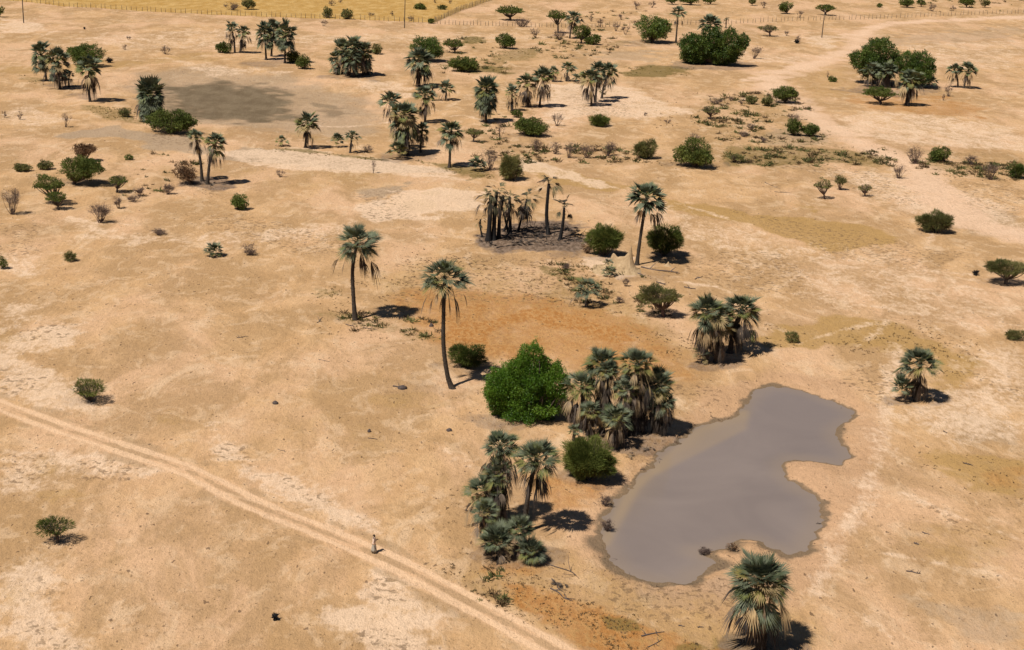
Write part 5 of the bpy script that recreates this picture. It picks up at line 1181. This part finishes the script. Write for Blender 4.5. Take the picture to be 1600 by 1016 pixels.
SCB = [([(1100,150),(1240,140),(1290,200),(1290,225),(1120,222),(1080,180)], 150), ([(1120,226),(1400,234),(1400,262),(1130,258)], 110), ([(770,228),(1010,232),(1010,255),(800,255)], 70), ([(1420,250),(1600,255),(1600,285),(1440,272)], 70),
       ([(810,60),(960,55),(970,85),(850,95)], 50), ([(660,60),(800,55),(800,118),(680,118)], 30), ([(840,410),(1000,425),(1060,500),(900,470)], 45), ([(740,180),(800,180),(790,270),(740,260)], 25), ([(240,240),(330,250),(260,300),(180,320)], 20),
       ([(900,20),(1010,15),(1000,50),(900,50)], 22), ([(1440,0),(1600,0),(1600,18),(1440,22)], 22), ([(540,485),(680,500),(690,530),(520,515)], 26), ([(700,880),(790,890),(800,950),(740,940)], 6)]
SCB = [(p_, int(n_*1.7)) for p_, n_ in SCB]
scatter('scrub', 'tuft', SCB, .42, .06, 26, 36, (.0, .8), .6)
scatter('low_scrub', 'olive', SCB, .45, .09, 24, 37, (.0, .7), .6)
scatter('charred_litter', 'charred', [([(748,378),(790,388),(900,382),(920,368),(900,352),(850,350),(765,358)], 520)], .5, .06, 3, 38, (.0, .9), .15)
# pond-side floating bits
scatter('seed_pods', 'charred', [(ALL, 420)], .035, .035, 5, 35, (.3, .9), .3)
# ---------------------------------------------------------------- the person walking on the road
def person():
    X, Y, Z = unproj(584, 864)
    skin_m, _, b = new_mat('dark_skin', .55, .35); b.inputs['Base Color'].default_value = (.09, .045, .025, 1)
    hair_m, _, b = new_mat('black_hair', .8, .2); b.inputs['Base Color'].default_value = (.03, .02, .015, 1)
    def cloth(nm, c1, c2):
        m, t, b = new_mat(nm, .9, .1); no = t.nodes.new('ShaderNodeTexNoise'); no.inputs['Scale'].default_value = 5
        mx = t.nodes.new('ShaderNodeMix'); mx.data_type = 'RGBA'; mx.inputs[6].default_value = (*c1, 1); mx.inputs[7].default_value = (*c2, 1)
        t.links.new(no.outputs[0], mx.inputs[0]); t.links.new(mx.outputs[2], b.inputs['Base Color']); return m
    shirt_m = cloth('pale_cloth', (.72, .50, .40), (.80, .66, .52)); wrap_m = cloth('grey_cloth', (.20, .19, .16), (.62, .56, .46)); shoe_m = cloth('dark_leather', (.04, .03, .025), (.06, .05, .04))
    root = thing('person', 'person in pale top and long greyish wrap walking on the dirt road', 'person', (X, Y, Z), math.radians(-100))
    # local frame: faces +y before rotation; heights in metres (1.68 m tall)
    def skin(name, verts, edges, mat, sub=2, rootv=0):
        me = bpy.data.meshes.new(name); me.from_pydata([v[:3] for v in verts], edges, []); o = bpy.data.objects.new(name, me); scn.collection.objects.link(o)
        md = o.modifiers.new('s', 'SKIN'); md.use_smooth_shade = True
        for i, v in enumerate(verts):
            sv = me.skin_vertices[0].data[i]; r = v[3]; sv.radius = (r if not isinstance(r, tuple) else r[0], r if not isinstance(r, tuple) else r[1]); sv.use_root = (i == rootv)
        o.modifiers.new('u', 'SUBSURF').levels = sub; o.modifiers['u'].render_levels = sub
        dg = bpy.context.evaluated_depsgraph_get(); m2 = bpy.data.meshes.new_from_object(o.evaluated_get(dg)); m2.materials.clear(); m2.materials.append(mat)
        for p in m2.polygons: p.use_smooth = True
        o2 = bpy.data.objects.new(name, m2); bpy.data.objects.remove(o); scn.collection.objects.link(o2); o2.parent = root; return o2
    V = []; E = []
    def v(x, y, z, r, p=None):
        V.append((x, y, z, r)); i = len(V)-1
        if p is not None: E.append((p, i))
        return i
    pel = v(0, 0, .93, (.15, .11)); wst = v(0, .01, 1.07, (.12, .09), pel); ch = v(0, .02, 1.26, (.15, .105), wst); up = v(0, .01, 1.38, (.13, .08), ch)
    nk = v(0, .02, 1.45, .05, up); jaw = v(0, .04, 1.52, (.06, .068), nk); hd = v(0, .03, 1.59, (.075, .09), jaw); tp = v(0, .02, 1.65, (.06, .07), hd)
    v(0, .125, 1.565, .012, hd)                                       # nose
    hands = []
    for sx in (-1, 1):
        sh = v(sx*.175, .01, 1.37, .055, up); el = v(sx*.215, .05, 1.10, .040, sh); wr = v(sx*.085, .26, 1.24, .026, el); hands.append(wr)
        pm = v(sx*.045, .31, 1.28, (.034, .018), wr)
        for k in range(4):                                            # four fingers, curled round a small thing held at the chest
            f1 = v(sx*(.030-.012*k), .345-.004*k, 1.305-.016*k, .009, pm); f2 = v(sx*(.012-.008*k), .362-.003*k, 1.318-.018*k, .008, f1); v(-sx*.010, .350-.003*k, 1.322-.020*k, .007, f2)
        t1 = v(sx*.050, .295, 1.315, .011, pm); v(sx*.028, .315, 1.345, .009, t1)
        st = .20*sx; hp = v(sx*.09, 0, .86, .095, pel); kn = v(sx*.09, .06+st*.35, .48, .062, hp); an = v(sx*.09, -.01+st*.9, .09, .040, kn)
        v(sx*.10, .10+st*.9, .045, (.042, .03), an)
    skin('body', V, E, skin_m)
    # hair: close cap over the back and top of the skull
    B = Buf(); th = np.linspace(0, 2*np.pi, 20, endpoint=False)
    P = [np.stack([.092*math.cos(a)*np.cos(th), .012+.108*math.cos(a)*np.sin(th)-.012, 1.585+.115*math.sin(a)+0*th-.03*np.clip(-np.sin(th), 0, 1)*math.cos(a)], 1) for a in np.linspace(.12, 1.5, 8)]
    n = 20; VV = np.vstack(P); i = np.arange(7)[:, None]*n; j = np.arange(n)[None]; k = (j+1) % n
    B.add(VV, np.stack([i+j, i+k, i+n+k, i+n+j], -1).reshape(-1, 4), [[7*n+q, 7*n+(q+1) % n, 7*n+10] for q in range(n) if q not in (9, 10)], .5)
    B.obj('hair', hair_m, root, True)
    # ears and eyes
    for sx in (-1, 1):
        B = Buf(); B.tube(np.array([[sx*.082, .02, 1.535], [sx*.094, .012, 1.56], [sx*.086, .015, 1.585]]), [.008, .013, .008], 6); B.obj('ear', skin_m, root, True)
        B = Buf(); B.tube(np.array([[sx*.03, .108, 1.578], [sx*.03, .118, 1.578]]), [.012, .008], 8); B.obj('eye', hair_m, root, True)
    B = Buf(); B.tube(np.array([[-.024, .108, 1.527], [0, .117, 1.524], [.024, .108, 1.527]]), [.004, .007, .004], 6); B.obj('mouth', shirt_m if False else hair_m, root, True)
    # clothes: lofted rings
    def loft(name, rings, mat, seg=28, wav=0, ph=0):
        B = Buf(); th = np.linspace(0, 2*np.pi, seg, endpoint=False); R_ = []
        for (cx, cy, z, rx, ry) in rings:
            wv = 1+wav*np.sin(th*7+ph)*(1.05-z)*1.2 if wav else 1
            R_.append(np.stack([cx+rx*wv*np.cos(th), cy+ry*wv*np.sin(th), z+0*th], 1))
        i = np.arange(len(rings)-1)[:, None]*seg; j = np.arange(seg)[None]; k = (j+1) % seg
        B.add(np.vstack(R_), np.stack([i+j, i+k, i+seg+k, i+seg+j], -1).reshape(-1, 4)); o = B.obj(name, mat, root, True)
        so_ = o.modifiers.new('t', 'SOLIDIFY'); so_.thickness = .008; return o
    loft('shirt', [(0, 0, .84, .195, .15), (0, .0, .95, .185, .145), (0, .01, 1.07, .165, .125), (0, .015, 1.2, .185, .135), (0, .015, 1.32, .185, .125), (0, .01, 1.40, .15, .095), (0, .015, 1.45, .075, .07)], shirt_m)
    loft('wrap_skirt', [(0, .01, .14, .23, .25), (0, .01, .35, .205, .21), (0, .01, .6, .19, .18), (0, .005, .82, .18, .15), (0, 0, .98, .165, .13)], wrap_m, 36, .08)
    for sx in (-1, 1):
        B = Buf(); B.tube(np.array([[sx*.155, .01, 1.385], [sx*.19, .02, 1.28], [sx*.218, .045, 1.15]]), [.072, .068, .062], 12, cap=False); B.obj('sleeve', shirt_m, root, True)
        st = .20*sx; B = Buf(); B.tube(np.array([[sx*.09, -.07+st*.9, .035], [sx*.095, .02+st*.9, .04], [sx*.10, .15+st*.9, .03]]), [.035, .046, .035], 10); B.obj('shoe', shoe_m, root, True)
    B = Buf(); B.tube(np.array([[-.05, .345, 1.30], [.05, .345, 1.30]]), [.035, .035], 4); o = B.obj('handheld_device', hair_m); 
    o.location = (X, Y, Z); o.rotation_euler = (0, 0, math.radians(-100)); tag(o, 'small dark device held in the hands of the walking person', 'device')
person()
